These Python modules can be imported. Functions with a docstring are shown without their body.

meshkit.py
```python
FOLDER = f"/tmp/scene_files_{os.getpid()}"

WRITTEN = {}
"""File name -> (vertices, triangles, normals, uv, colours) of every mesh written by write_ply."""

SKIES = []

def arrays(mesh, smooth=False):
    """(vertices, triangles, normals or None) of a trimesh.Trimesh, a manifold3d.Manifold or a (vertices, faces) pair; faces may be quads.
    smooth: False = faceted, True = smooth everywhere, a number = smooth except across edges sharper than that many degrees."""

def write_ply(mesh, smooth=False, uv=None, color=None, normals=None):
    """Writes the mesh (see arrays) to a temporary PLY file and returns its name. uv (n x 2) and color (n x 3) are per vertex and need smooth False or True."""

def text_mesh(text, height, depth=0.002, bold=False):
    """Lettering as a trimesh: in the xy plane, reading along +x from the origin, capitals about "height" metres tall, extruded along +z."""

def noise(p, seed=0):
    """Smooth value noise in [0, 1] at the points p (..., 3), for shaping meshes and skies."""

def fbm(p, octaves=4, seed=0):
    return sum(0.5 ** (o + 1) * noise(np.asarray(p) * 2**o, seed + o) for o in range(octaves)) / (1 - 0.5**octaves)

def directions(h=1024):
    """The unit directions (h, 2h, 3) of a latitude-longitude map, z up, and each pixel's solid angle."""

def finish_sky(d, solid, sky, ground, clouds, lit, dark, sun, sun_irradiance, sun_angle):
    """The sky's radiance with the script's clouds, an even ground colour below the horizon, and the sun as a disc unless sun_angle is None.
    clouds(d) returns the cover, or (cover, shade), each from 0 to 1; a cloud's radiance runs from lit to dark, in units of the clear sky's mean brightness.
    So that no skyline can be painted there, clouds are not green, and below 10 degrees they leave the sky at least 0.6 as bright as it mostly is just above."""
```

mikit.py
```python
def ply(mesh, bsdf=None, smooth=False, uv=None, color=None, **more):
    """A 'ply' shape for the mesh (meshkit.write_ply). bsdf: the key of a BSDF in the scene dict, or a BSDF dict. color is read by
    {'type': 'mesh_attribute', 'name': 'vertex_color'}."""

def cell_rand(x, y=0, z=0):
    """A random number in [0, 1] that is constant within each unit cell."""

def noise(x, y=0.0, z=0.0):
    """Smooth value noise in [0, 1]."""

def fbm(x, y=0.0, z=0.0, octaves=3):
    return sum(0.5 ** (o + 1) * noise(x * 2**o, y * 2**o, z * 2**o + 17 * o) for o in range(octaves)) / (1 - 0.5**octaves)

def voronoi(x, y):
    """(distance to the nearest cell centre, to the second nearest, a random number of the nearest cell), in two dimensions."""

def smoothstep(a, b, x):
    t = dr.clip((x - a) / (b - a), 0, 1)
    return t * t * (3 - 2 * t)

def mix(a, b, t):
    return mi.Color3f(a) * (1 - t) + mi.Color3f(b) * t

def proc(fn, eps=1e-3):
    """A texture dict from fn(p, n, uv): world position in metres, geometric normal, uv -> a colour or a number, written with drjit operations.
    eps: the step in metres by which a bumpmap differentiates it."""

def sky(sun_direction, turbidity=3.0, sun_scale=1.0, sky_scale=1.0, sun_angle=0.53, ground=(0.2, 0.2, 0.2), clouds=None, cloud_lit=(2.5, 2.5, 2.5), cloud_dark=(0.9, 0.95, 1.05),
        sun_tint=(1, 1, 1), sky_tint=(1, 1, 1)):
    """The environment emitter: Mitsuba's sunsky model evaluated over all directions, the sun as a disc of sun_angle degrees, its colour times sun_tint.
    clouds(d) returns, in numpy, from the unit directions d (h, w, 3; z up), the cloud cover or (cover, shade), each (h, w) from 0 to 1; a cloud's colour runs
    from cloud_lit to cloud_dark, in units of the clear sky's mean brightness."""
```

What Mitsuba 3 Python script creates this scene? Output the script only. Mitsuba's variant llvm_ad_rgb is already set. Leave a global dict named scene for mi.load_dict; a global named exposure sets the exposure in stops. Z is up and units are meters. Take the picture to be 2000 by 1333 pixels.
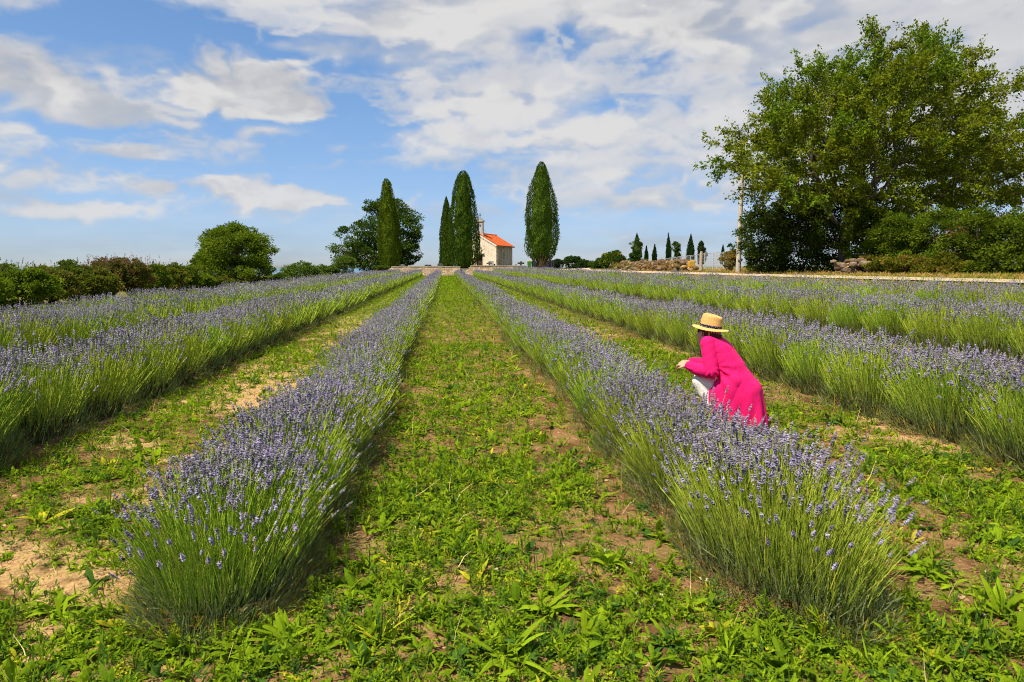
import math, random
import numpy as np, trimesh, manifold3d as m3
import drjit as dr, mitsuba as mi
import mikit, meshkit
from mikit import proc, fbm, noise, voronoi, cell_rand, smoothstep, mix

T = mi.ScalarTransform4f
scene, labels = {}, {}
RNG = np.random.default_rng(7)

# ------------------------------------------------------------------ camera, sky, sun, exposure
EYE = np.array([0.0, 0.0, 1.5])
YAW, PITCH = math.radians(5.54), math.radians(6.23)
CF = np.array([math.sin(YAW) * math.cos(PITCH), math.cos(YAW) * math.cos(PITCH), -math.sin(PITCH)])
scene['camera'] = {'type': 'perspective', 'fov': 73.74, 'fov_axis': 'x', 'near_clip': 0.05, 'far_clip': 90000.0,
                   'to_world': T().look_at(origin=EYE.tolist(), target=(EYE + CF).tolist(), up=[0, 0, 1])}
exposure = 2.3
SUN = np.array([-0.40, -0.29, 0.87])


def clouds(d):
    """Cover and shade of the cloud deck by compass direction (degrees from the rows' heading) and height."""
    x, y, z = d[..., 0], d[..., 1], np.maximum(d[..., 2], 0)
    az, el = np.degrees(np.arctan2(x, y)), np.degrees(np.arcsin(np.clip(z, 0, 1)))
    q = np.stack([x / (z + 0.16), y / (z + 0.16), 0 * z], -1)
    V = lambda u, v: np.stack([u, v, 0 * u], -1)
    w = meshkit.fbm(q * 1.7 + 3.1, 3, seed=5) - 0.5
    w2 = meshkit.fbm(q * 1.7 + 9.7, 3, seed=8) - 0.5
    p = V(az * 0.30, el * 0.62)
    wp = meshkit.fbm(p * 0.8 + 31.0, 4, seed=41) - 0.5
    wq = meshkit.fbm(p * 0.8 + 57.0, 4, seed=43) - 0.5
    n_soft = meshkit.fbm(q * np.array([1.5, 2.3, 1]) + V(w, w2) * 1.6, 6, seed=2)
    n_fine = meshkit.fbm(p + V(wp, wq) * 2.2, 7, seed=11)
    n_str = meshkit.fbm(V((az + 2.2 * el) * 0.085, (el * 0.55 - az * 0.11) + 3 * w), 6, seed=21)
    wisp = 1 - np.abs(2 * meshkit.fbm(V(az * 0.11 + 1.6 * wq, el * 0.42 - az * 0.02 + 1.8 * wp), 6, seed=61) - 1)
    puff = meshkit.fbm(V(az * 0.55, el * 0.95) + V(wp, wq) * 1.2, 5, seed=71)

    def blob(a, e, ra, re, tilt=0.0, k=2.0):
        da, de = az - a + 3.4 * wp * min(ra / 4, 1.2), el - e + 1.9 * wq * min(re / 1.2, 1.3)
        t = math.radians(tilt)
        u, v = (da * math.cos(t) + de * math.sin(t)) / ra, (-da * math.sin(t) + de * math.cos(t)) / re
        return np.exp(-(np.sqrt(u * u + v * v) ** k))

    sm = lambda a, b, v: np.clip((v - a) / (b - a), 0, 1) ** 2 * (3 - 2 * np.clip((v - a) / (b - a), 0, 1))
    front = sm(75, 50, np.abs(az - 5))
    lump = 1.7 * (n_fine - 0.5)
    # high veil and wisps: thick to the right and overhead, open over the upper left
    veil = 0.60 + front * (0.30 * sm(-9, 2, az) * sm(4.5, 9, el) + 0.22 * blob(-2, 19.5, 22, 2.6, 4)
                           - 0.95 * blob(-25.5, 16.2, 6.5, 1.3, 10) - 0.85 * blob(-17.5, 16.4, 5, 1.1, -4)
                           - 0.75 * blob(-4.5, 7.2, 9, 1.5) - 0.34 * blob(-6.5, 12.0, 1.8, 2.4, -30)
                           - 0.35 * blob(-21, 7.2, 9, 0.8) - 0.30 * blob(-26, 3.0, 14, 1.6) - 0.22 * blob(10, 3.6, 12, 1.4)
                           - 0.22 * blob(33, 9.0, 5, 1.5) - 0.40 * blob(17.4, 15.7, 3.5, 0.9) - 0.36 * blob(9, 17, 2.5, 1.3) - 0.30 * blob(14, 12.8, 4, 0.8, 10) - 0.25 * blob(2, 15.8, 3, 0.8))
    thin = sm(0.45, 1.0, veil + 0.75 * (n_soft - 0.5) + 0.45 * (n_str - 0.5) + 0.45 * (n_fine - 0.5)) * 0.80
    wis = sm(0.62, 0.98, wisp + 0.45 * (veil - 0.75) + 0.35 * (n_fine - 0.5)) * sm(2.5, 6, el) * 0.75
    # heaped clouds
    big = sm(0.38, 0.80, 1.2 * blob(-14.2, 13.4, 6.0, 2.5, -3, 3.5) + 0.5 * blob(-13.5, 11.8, 6.5, 1.0) + lump) * 0.97
    bank = sm(0.36, 0.98, 1.25 * blob(-29.0, 12.2, 6.5, 2.3, -9, 2.5) + 0.9 * blob(-22, 10.8, 5, 1.9) + lump * 0.9) * 0.9
    lens = sm(0.40, 0.85, 1.0 * blob(-23.2, 8.1, 3.4, 0.8, 3) + 0.85 * blob(-14.0, 9.9, 3.6, 0.7, 2) + 0.7 * blob(-6.8, 9.2, 3.8, 0.55, 4) + 0.7 * blob(-30, 9.0, 2.5, 0.8) + lump * 0.6) * 0.85
    low = sm(0.36, 0.85, 1.2 * blob(-14.3, 5.7, 6.4, 1.1, -1, 3) + 1.0 * blob(-22.5, 5.5, 2.4, 0.9, -14) + 0.9 * blob(-31.2, 6.4, 1.6, 1.3)
             + 0.85 * blob(-28, 3.8, 4.5, 0.65) + 0.40 * blob(-16, 3.8, 7, 0.5) + 0.7 * (puff - 0.5) + lump * 0.7) * 0.9
    right = sm(0.40, 0.92, 1.0 * blob(19.5, 17.3, 6.5, 2.0, 5) + 0.9 * blob(3.5, 12.9, 6.5, 1.7, 8) + 0.9 * blob(10, 10.4, 8, 1.4, 10) + 0.7 * blob(16, 7.2, 6, 0.8)
               + 0.6 * blob(33, 14.5, 7, 1.6) + 0.6 * blob(20, 5.0, 7, 0.6) + 0.6 * blob(-1, 17.3, 5, 1.1, 6) + lump * 0.9) * 0.85
    streaks = 0.75 * front * sm(0.42, 0.64, n_str + 0.30 * blob(-10, 19.0, 16, 1.7, -6) - 0.20) * sm(13, 17, el)
    cover = 1 - (1 - thin) * (1 - big) * (1 - bank) * (1 - lens) * (1 - low) * (1 - right) * (1 - streaks) * (1 - wis)
    haze = 0.62 * np.exp(-el / 3.6)
    cover = 1 - (1 - cover * (1 - 0.40 * np.exp(-el / 2.2))) * (1 - haze)
    heap = np.clip(big + low + right * 0.8 + lens * 0.7 + bank * 0.6, 0, 1)
    shade = 0.62 - 0.50 * heap * sm(0.30, 0.60, n_fine) - 0.40 * wis - 0.25 * streaks + 0.9 * (n_soft - 0.5) - 0.5 * (n_str - 0.5) - 0.6 * (n_fine - 0.5) + 0.05 * haze
    return np.clip(cover, 0, 1), np.clip(shade, 0, 1)


scene['sky'] = mikit.sky(SUN.tolist(), turbidity=3.0, clouds=clouds, cloud_lit=(2.12, 2.09, 2.07), cloud_dark=(1.28, 1.34, 1.46),
                         sky_tint=(0.66, 0.75, 0.87), ground=(0.16, 0.16, 0.08))


# ------------------------------------------------------------------ helpers
def at(px, py, depth):
    """A point seen in the survey photograph (2000 px wide) at a distance along the rows."""
    R = np.array([math.cos(YAW), -math.sin(YAW), 0])
    U = np.cross(R, CF)
    v = CF + (px - 1000) / 1333.0 * R - (py - 666.5) / 1333.0 * U
    return EYE + v * (depth / v[1])


def sstep(a, b, v):
    t = np.clip((np.asarray(v, float) - a) / (b - a), 0, 1)
    return t * t * (3 - 2 * t)


def nz(x, y, s=1.0, seed=0, octaves=3):
    return meshkit.fbm(np.stack([np.asarray(x, float) * s, np.asarray(y, float) * s, 0 * np.asarray(x, float)], -1), octaves, seed)


def ground_z(x, y):
    x, y = np.asarray(x, float), np.asarray(y, float)
    z = np.interp(x, [-400, 2.2, 3.2, 4.6, 7.4, 10.4, 11.6, 13.4, 14.4, 17, 21, 40, 400], [0, 0, 0.01, 0.05, 0.27, 0.44, 0.60, 0.98, 1.05, 1.10, 1.22, 1.35, 1.35])
    z = z + 0.24 * sstep(15, 90, y) * sstep(13, 11, x) * sstep(-14, -10, x)
    terrace = sstep(94.5, 95.3, y) * sstep(-10.6, -9.4, x) * sstep(15.5, 11.5, x)
    z = z + terrace * np.maximum(1.25 - z, 0)
    out = np.maximum(-x - 24, 0)
    z = z - 0.0016 * out ** 2 / (1 + 0.006 * out) * sstep(-80, 40, y)
    far = np.maximum(y - 135, 0)
    z = z - 0.0016 * far ** 2 / (1 + 0.006 * far)
    return np.maximum(z, -95)


def unit(v):
    return v / (np.linalg.norm(v, axis=-1, keepdims=True) + 1e-12)


class MB:
    """Collects pieces of one mesh, with a colour per vertex."""

    def __init__(self):
        self.v, self.f, self.c, self.n = [], [], [], 0

    def add(self, v, f, c):
        v, f = np.asarray(v, float).reshape(-1, 3), np.asarray(f, int).reshape(-1, 3)
        c = np.broadcast_to(np.asarray(c, float), v.shape)
        self.v.append(v); self.f.append(f + self.n); self.c.append(c)
        self.n += len(v)
        return self

    def mesh(self, m, c, jit=0.0):
        if hasattr(m, 'to_mesh'):
            mm = m.to_mesh(); v, f = mm.vert_properties[:, :3], mm.tri_verts
        else:
            v, f = m.vertices, m.faces
        return self.add(v, f, c)

    def box(self, lo, hi, c, rz=0.0, at=(0, 0, 0)):
        lo, hi = np.array(lo, float), np.array(hi, float)
        m = trimesh.creation.box(hi - lo)
        v = m.vertices + (lo + hi) / 2
        cs, sn = math.cos(rz), math.sin(rz)
        v = np.stack([v[:, 0] * cs - v[:, 1] * sn, v[:, 0] * sn + v[:, 1] * cs, v[:, 2]], 1) + np.asarray(at)
        return self.add(v, m.faces, c)

    def arrays(self):
        return np.vstack(self.v), np.vstack(self.f), np.vstack(self.c)

    def shape(self, bsdf, smooth=False, **more):
        v, f, c = self.arrays()
        return mikit.ply((v, f), bsdf, smooth=smooth, color=c, **more)

    def put(self, key, bsdf, smooth=False):
        scene[key] = self.shape(bsdf, smooth)
        return key


USED = {}


def numbered(name):
    k = USED.get(name, 0)
    USED[name] = k + 1
    return name if k == 0 else f'{name}_{k:03d}'


def tag(key, label=None, cat=None, group=None, kind=None):
    d = labels.setdefault(key, {})
    for a, b in (('label', label), ('category', cat), ('group', group), ('kind', kind)):
        if b: d[a] = b
    return key


def ribbons(base, d, side, L, W, prof, droop=None, fold=0.0):
    """N strips: base, direction and side (N,3); L, W (N,); prof = [(t, w), ...]; droop (N,3) is added times t^2. Returns v (N,K,3), f."""
    N = len(base)
    nrm = unit(np.cross(side, d))
    ts = np.array([p[0] for p in prof]); ws = np.array([p[1] for p in prof])
    mid = base[:, None] + d[:, None] * (L[:, None] * ts)[..., None]
    if droop is not None:
        mid = mid + droop[:, None] * (L[:, None] * ts ** 2)[..., None]
    off = side[:, None] * (W[:, None] * ws * 0.5)[..., None]
    K = len(ts)
    if fold:
        dn = nrm[:, None] * (W[:, None] * ws * fold)[..., None]
        v = np.stack([mid - off, mid - dn, mid + off], 2).reshape(N, K * 3, 3)
        f = []
        for k in range(K - 1):
            for j in range(2):
                a, b, c, e = 3 * k + j, 3 * k + j + 1, 3 * k + j + 3, 3 * k + j + 4
                if ws[k] > 1e-6: f.append((a, b, e))
                if ws[k + 1] > 1e-6 or ws[k] <= 1e-6: f.append((a, e, c))
    else:
        v = np.stack([mid - off, mid + off], 2).reshape(N, K * 2, 3)
        f = []
        for k in range(K - 1):
            a = 2 * k
            f.append((a, a + 1, a + 3))
            if ws[k + 1] > 1e-6: f.append((a, a + 3, a + 2))
    f = np.array(f)
    F = (f[None] + (np.arange(N) * v.shape[1])[:, None, None]).reshape(-1, 3)
    return v, F


def diamonds(base, d, side, L, W, cup=0.0):
    """N leaves of two triangles: base, left, tip, right."""
    nrm = unit(np.cross(side, d))
    m = base + d * (L * 0.45)[:, None] - nrm * (L * cup)[:, None]
    v = np.stack([base, m - side * (W / 2)[:, None], base + d * L[:, None], m + side * (W / 2)[:, None]], 1)
    f = np.array([[0, 1, 2], [0, 2, 3]])
    F = (f[None] + (np.arange(len(base)) * 4)[:, None, None]).reshape(-1, 3)
    return v, F


def percol(rng, n, k, a, b, jit=0.12, third=None, p3=0.0):
    """A colour per piece between a and b, repeated for its k vertices."""
    t = rng.random((n, 1))
    c = np.array(a) * (1 - t) + np.array(b) * t
    if third is not None:
        pick = rng.random((n, 1)) < p3
        c = np.where(pick, np.array(third), c)
    c = np.clip(c * (1 + jit * rng.normal(size=(n, 1))), 0.005, 0.95)
    return np.repeat(c, k, 0)


def rand_dirs(rng, n):
    return unit(rng.normal(size=(n, 3)))


def side_of(d, rng=None, roll=None):
    s = np.cross(d, np.array([0, 0, 1.0]))
    bad = np.linalg.norm(s, axis=1) < 1e-4
    s[bad] = [1, 0, 0]
    s = unit(s)
    if rng is not None:
        u = np.cross(s, d)
        a = rng.normal(size=(len(d), 1)) * 0.8 if roll is None else roll
        s = s * np.cos(a) + u * np.sin(a)
    return s


def tube(pts, rad, sides=6):
    p = np.asarray(pts, float)
    t = unit(np.gradient(p, axis=0))
    a = np.cross(t, np.where(np.abs(t[:, 2:]) < 0.9, [0, 0, 1.0], [1.0, 0, 0])); a = unit(a)
    b = np.cross(t, a)
    ang = np.arange(sides) * 2 * np.pi / sides
    r = np.broadcast_to(rad, (len(p),))
    v = p[:, None] + r[:, None, None] * (np.cos(ang)[None, :, None] * a[:, None] + np.sin(ang)[None, :, None] * b[:, None])
    i, j = np.meshgrid(np.arange(len(p) - 1), np.arange(sides), indexing='ij')
    qd = np.stack([i * sides + j, i * sides + (j + 1) % sides, (i + 1) * sides + (j + 1) % sides, (i + 1) * sides + j], -1).reshape(-1, 4)
    v = v.reshape(-1, 3)
    n = len(v)
    v = np.vstack([v, p[0], p[-1]])
    caps = [(n, (k + 1) % sides, k) for k in range(sides)] + [(n + 1, (len(p) - 1) * sides + k, (len(p) - 1) * sides + (k + 1) % sides) for k in range(sides)]
    return v, np.vstack([qd[:, [0, 1, 2]], qd[:, [0, 2, 3]], caps])


# ------------------------------------------------------------------ materials
VC = {'type': 'mesh_attribute', 'name': 'vertex_color'}
scene['leaf_skin'] = {'type': 'principledthin', 'base_color': VC, 'roughness': 0.5, 'diff_trans': 0.75}
scene['waxy_leaf'] = {'type': 'principledthin', 'base_color': VC, 'roughness': 0.38, 'diff_trans': 0.6}
scene['matt'] = {'type': 'twosided', 'bsdf': {'type': 'diffuse', 'reflectance': VC}}
scene['painted'] = {'type': 'twosided', 'bsdf': {'type': 'principled', 'base_color': VC, 'roughness': 0.45}}


def soil_colour(p, n, uv):
    a = fbm(p.x * 0.9, p.y * 0.9, 3.0, 4)
    b = fbm(p.x * 6.0, p.y * 6.0, 1.0, 4)
    c = noise(p.x * 90.0, p.y * 90.0, 5.0)
    e = fbm(p.x * 31.0, p.y * 31.0, 8.0, 3)
    lane = smoothstep(-1.3, -1.9, p.x) * smoothstep(-3.3, -2.7, p.x) * smoothstep(4.0, 6.0, p.y)
    sand = smoothstep(0.60, 0.74, a + 0.40 * (b - 0.5) + 0.16 * lane) * (0.22 + 0.78 * smoothstep(-1.2, -1.8, p.x) + 0.6 * smoothstep(2.0, 2.6, p.x))
    col = mix((0.115, 0.064, 0.032), (0.225, 0.135, 0.066), smoothstep(0.3, 0.7, b))
    col = mix(col, (0.42, 0.285, 0.135), sand)
    moss = smoothstep(0.50, 0.66, fbm(p.x * 9.0 + 40.0, p.y * 9.0, 2.0, 4)) * (1 - sand * 0.7)
    far = smoothstep(9.0, 26.0, p.y)
    col = mix(col, (0.11, 0.17, 0.025), moss * 0.35 + far * 0.60 * (1 - moss))
    return col * (0.72 + 0.36 * c + 0.38 * (e - 0.25))


def soil_height(p, n, uv):
    return 0.020 * fbm(p.x * 20.0, p.y * 20.0, 0.0, 5) + 0.006 * noise(p.x * 120.0, p.y * 120.0, 2.0)


scene['soil'] = {'type': 'bumpmap', 'nested_texture': proc(soil_height), 'scale': 1.0,
                 'bsdf': {'type': 'twosided', 'bsdf': {'type': 'diffuse', 'reflectance': proc(soil_colour)}}}


def gravel_colour(p, n, uv):
    b = fbm(p.x * 1.2, p.y * 0.5, 1.0, 4)
    c = noise(p.x * 45.0, p.y * 45.0, 5.0)
    return mix((0.40, 0.33, 0.23), (0.54, 0.46, 0.345), b) * (0.75 + 0.4 * c)


scene['gravel'] = {'type': 'twosided', 'bsdf': {'type': 'diffuse', 'reflectance': proc(gravel_colour)}}
scene['sea_water'] = {'type': 'principled', 'base_color': {'type': 'rgb', 'value': [0.06, 0.13, 0.20]}, 'roughness': 0.35, 'specular': 0.5}


def plaster_colour(p, n, uv):
    b = fbm(p.x * 1.5, p.y * 1.5, p.z * 1.5, 4)
    st = smoothstep(0.55, 0.75, fbm(p.x * 5.0, p.y * 5.0, p.z * 0.8, 3))
    return mix((0.80, 0.70, 0.56), (0.87, 0.78, 0.65), b) * (1 - 0.14 * st)


scene['plaster'] = {'type': 'twosided', 'bsdf': {'type': 'diffuse', 'reflectance': proc(plaster_colour)}}


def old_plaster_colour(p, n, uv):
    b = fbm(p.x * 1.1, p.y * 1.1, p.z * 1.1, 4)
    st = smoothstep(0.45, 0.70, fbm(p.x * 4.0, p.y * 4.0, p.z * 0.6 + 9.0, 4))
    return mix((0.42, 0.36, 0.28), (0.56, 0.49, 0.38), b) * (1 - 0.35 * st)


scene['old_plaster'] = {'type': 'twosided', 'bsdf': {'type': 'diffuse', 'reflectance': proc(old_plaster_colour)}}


# ================================================================== THE SETTING
def axis(segments):
    out = [segments[0][0]]
    for a, b, st in segments:
        n = max(1, int(round((b - a) / st)))
        out += list(np.linspace(a, b, n + 1)[1:])
    return np.array(out)


gx = axis([(-2600, -400, 200), (-400, -60, 20), (-60, -16, 2.2), (-16, -5, 0.5), (-5, 6, 0.11), (6, 20, 0.5), (20, 60, 4), (60, 400, 34), (400, 2600, 275)])
gy = axis([(-2600, -200, 300), (-200, -10, 19), (-10, 1.5, 0.8), (1.5, 9, 0.11), (9, 20, 0.25), (20, 60, 1.0), (60, 94.4, 1.2), (94.4, 95.4, 0.25), (95.4, 140, 2.5), (140, 500, 20), (500, 3000, 250)])
GX, GY = np.meshgrid(gx, gy, indexing='ij')
near = sstep(30, 8, GY) * sstep(-14, -8, GX) * sstep(14, 8, GX)
GZ = ground_z(GX, GY) + near * (0.05 * (nz(GX, GY, 1.3, 3) - 0.5) + 0.035 * (nz(GX, GY, 5.0, 4) - 0.5))
gv = np.stack([GX, GY, GZ], -1).reshape(-1, 3)
ii, jj = np.meshgrid(np.arange(len(gx) - 1), np.arange(len(gy) - 1), indexing='ij')
q = lambda a, b: (ii + a) * len(gy) + jj + b
quads = np.stack([q(0, 0), q(1, 0), q(1, 1), q(0, 1)], -1).reshape(-1, 4)
scene['ground'] = mikit.ply((gv, quads), 'soil', smooth=True)
tag('ground', 'bare brown and sandy soil of the lavender field', kind='structure')


def soil_z(x, y):
    x, y = np.asarray(x, float), np.asarray(y, float)
    nr = sstep(30, 8, y) * sstep(-14, -8, x) * sstep(14, 8, x)
    return ground_z(x, y) + nr * (0.05 * (nz(x, y, 1.3, 3) - 0.5) + 0.035 * (nz(x, y, 5.0, 4) - 0.5))


a = np.linspace(0, 2 * np.pi, 97)[:-1]
scene['sea'] = mikit.ply((np.vstack([np.stack([60000 * np.cos(a), 60000 * np.sin(a), a * 0 - 78.0], 1), [[0, 0, -78.0]]]),
                          np.array([[k, (k + 1) % 96, 96] for k in range(96)])), 'sea_water')
tag('sea', 'strip of pale blue sea far below the hill', kind='structure')


def strip(key, centre, label, mat='gravel', rise=0.02, cross=6):
    """A road sheet: centre = [(x, y, half width)], laid on the ground."""
    c = np.array(centre, float)
    t = np.linspace(0, len(c) - 1, 40 * (len(c) - 1))
    cx, cy, w = (np.interp(t, np.arange(len(c)), c[:, k]) for k in range(3))
    for _ in range(10):
        cx[1:-1] = (cx[:-2] + 2 * cx[1:-1] + cx[2:]) / 4; cy[1:-1] = (cy[:-2] + 2 * cy[1:-1] + cy[2:]) / 4
    tx, ty = np.gradient(cx), np.gradient(cy)
    ln = np.hypot(tx, ty); nx, ny = ty / ln, -tx / ln
    s = np.linspace(-1, 1, cross + 1)
    wob = 1 + 0.22 * (nz(cx, cy, 0.7, 9) - 0.5)
    X = cx[:, None] + nx[:, None] * s * (w * wob)[:, None]; Y = cy[:, None] + ny[:, None] * s * (w * wob)[:, None]
    Z = soil_z(X, Y) + rise
    v = np.stack([X, Y, Z], -1).reshape(-1, 3)
    i, j = np.meshgrid(np.arange(len(t) - 1), np.arange(cross), indexing='ij')
    f = np.stack([i * (cross + 1) + j, i * (cross + 1) + j + 1, (i + 1) * (cross + 1) + j + 1, (i + 1) * (cross + 1) + j], -1).reshape(-1, 4)
    scene[key] = mikit.ply((v, f), mat, smooth=True)
    tag(key, label, kind='structure')


strip('gravel_road', [(15.6, 5, 1.0), (15.0, 30, 1.0), (14.8, 55, 1.1), (15.2, 78, 1.5), (17.2, 92, 2.2), (21, 101, 2.2), (28, 108, 2.0), (40, 116, 2)],
      'pale gravel road along the right edge of the field', rise=0.05)
strip('sand_path', [(-12.6, 5, 0.5), (-12.6, 30, 0.5), (-12.3, 60, 0.5), (-12, 88, 0.5)], 'narrow sandy path between the lavender and the hedge', rise=0.05)
strip('wall_foot', [(-9.4, 93.4, 0.35), (0, 93.2, 0.4), (7.5, 93.4, 0.35)], 'sandy strip at the foot of the stone wall', rise=0.03)


# ================================================================== CHAPEL, WALL, CHURCHYARD
def rect_prism(poly, y0, y1):
    """Convex polygon in (x, z) pulled along y from y0 to y1."""
    p = np.array(poly, float); n = len(p)
    v = np.vstack([np.stack([p[:, 0], np.full(n, y0), p[:, 1]], 1), np.stack([p[:, 0], np.full(n, y1), p[:, 1]], 1)])
    f = [(0, k, k + 1) for k in range(1, n - 1)] + [(n, n + k + 1, n + k) for k in range(1, n - 1)]
    for k in range(n):
        a, b = k, (k + 1) % n
        f += [(a, a + n, b + n), (a, b + n, b)]
    return v, np.array(f)


CH_A = math.radians(26.5)
CH_O = at(936.5, 500, 103.2) * [1, 1, 0] + [0, 0, 1.25]


def ch(v):
    """Chapel frame (x along the front, y into the nave, z up from the floor) to the world."""
    v = np.asarray(v, float)
    c, s = math.cos(CH_A), math.sin(CH_A)
    return np.stack([v[:, 0] * c + v[:, 1] * s, -v[:, 0] * s + v[:, 1] * c, v[:, 2]], 1) + CH_O


def ch_part(key, pieces, bsdf, colour=(0.5, 0.5, 0.5), smooth=False):
    mb = MB()
    for v, f in pieces: mb.add(ch(v), f, colour)
    mb.put(key, bsdf, smooth)


def bxx(x0, x1, y0, y1, z0, z1):
    m = trimesh.creation.box([x1 - x0, y1 - y0, z1 - z0])
    return m.vertices + [(x0 + x1) / 2, (y0 + y1) / 2, (z0 + z1) / 2], m.faces


HW, LEN, EAVE, RIDGE = 2.75, 6.6, 3.45, 5.05
tag('chapel', 'small cream chapel with orange tiled roof and bell gable behind the stone wall', 'chapel')
# front wall round the door opening (pieces butt), then the nave walls
dw, dh = 0.52, 1.95
front = [rect_prism([(-HW, 0), (-dw, 0), (-dw, dh), (-HW, dh)], 0, 0.45), rect_prism([(dw, 0), (HW, 0), (HW, dh), (dw, dh)], 0, 0.45),
         rect_prism([(-HW, dh), (HW, dh), (HW, EAVE), (0, RIDGE), (-HW, EAVE)], 0, 0.45)]
ch_part('chapel__front_wall', front, 'plaster')
wz0, wz1, wy0, wy1 = 1.35, 2.35, 2.75, 3.15
side = [bxx(HW - 0.45, HW, 0.452, wy0, 0, EAVE), bxx(HW - 0.45, HW, wy1, LEN, 0, EAVE), bxx(HW - 0.45, HW, wy0, wy1, 0, wz0), bxx(HW - 0.45, HW, wy0, wy1, wz1, EAVE),
        bxx(-HW, -HW + 0.45, 0.452, LEN, 0, EAVE)]
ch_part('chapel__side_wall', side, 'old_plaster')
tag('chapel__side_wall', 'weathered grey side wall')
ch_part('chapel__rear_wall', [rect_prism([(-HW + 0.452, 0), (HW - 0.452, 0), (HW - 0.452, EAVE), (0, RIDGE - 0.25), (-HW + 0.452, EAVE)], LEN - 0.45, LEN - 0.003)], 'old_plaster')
ch_part('chapel__window', [bxx(HW - 0.30, HW - 0.27, wy0, wy1, wz0, wz1)], 'painted', (0.03, 0.035, 0.04))
ch_part('chapel__window__frame', [bxx(HW - 0.26, HW + 0.02, wy0 - 0.0, wy0 + 0.05, wz0, wz1), bxx(HW - 0.26, HW + 0.02, wy1 - 0.05, wy1, wz0, wz1),
                                  bxx(HW - 0.26, HW + 0.02, wy0 + 0.052, wy1 - 0.052, wz1 - 0.05, wz1), bxx(HW - 0.26, HW + 0.04, wy0 + 0.052, wy1 - 0.052, wz0, wz0 + 0.05)], 'matt', (0.36, 0.33, 0.28))
ch_part('chapel__door', [bxx(-dw, -0.004, 0.28, 0.33, 0, dh), bxx(0.004, dw, 0.28, 0.33, 0, dh)], 'painted', (0.05, 0.035, 0.025))
ch_part('chapel__door__hood', [bxx(-0.78, 0.78, -0.22, -0.002, dh + 0.14, dh + 0.26), bxx(-0.6, -0.5, -0.12, -0.002, dh - 0.05, dh + 0.137), bxx(0.5, 0.6, -0.12, -0.002, dh - 0.05, dh + 0.137)], 'matt', (0.30, 0.25, 0.20))
slope = math.atan2(RIDGE - EAVE, HW)
ov, ey = 0.28, 0.12


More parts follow.
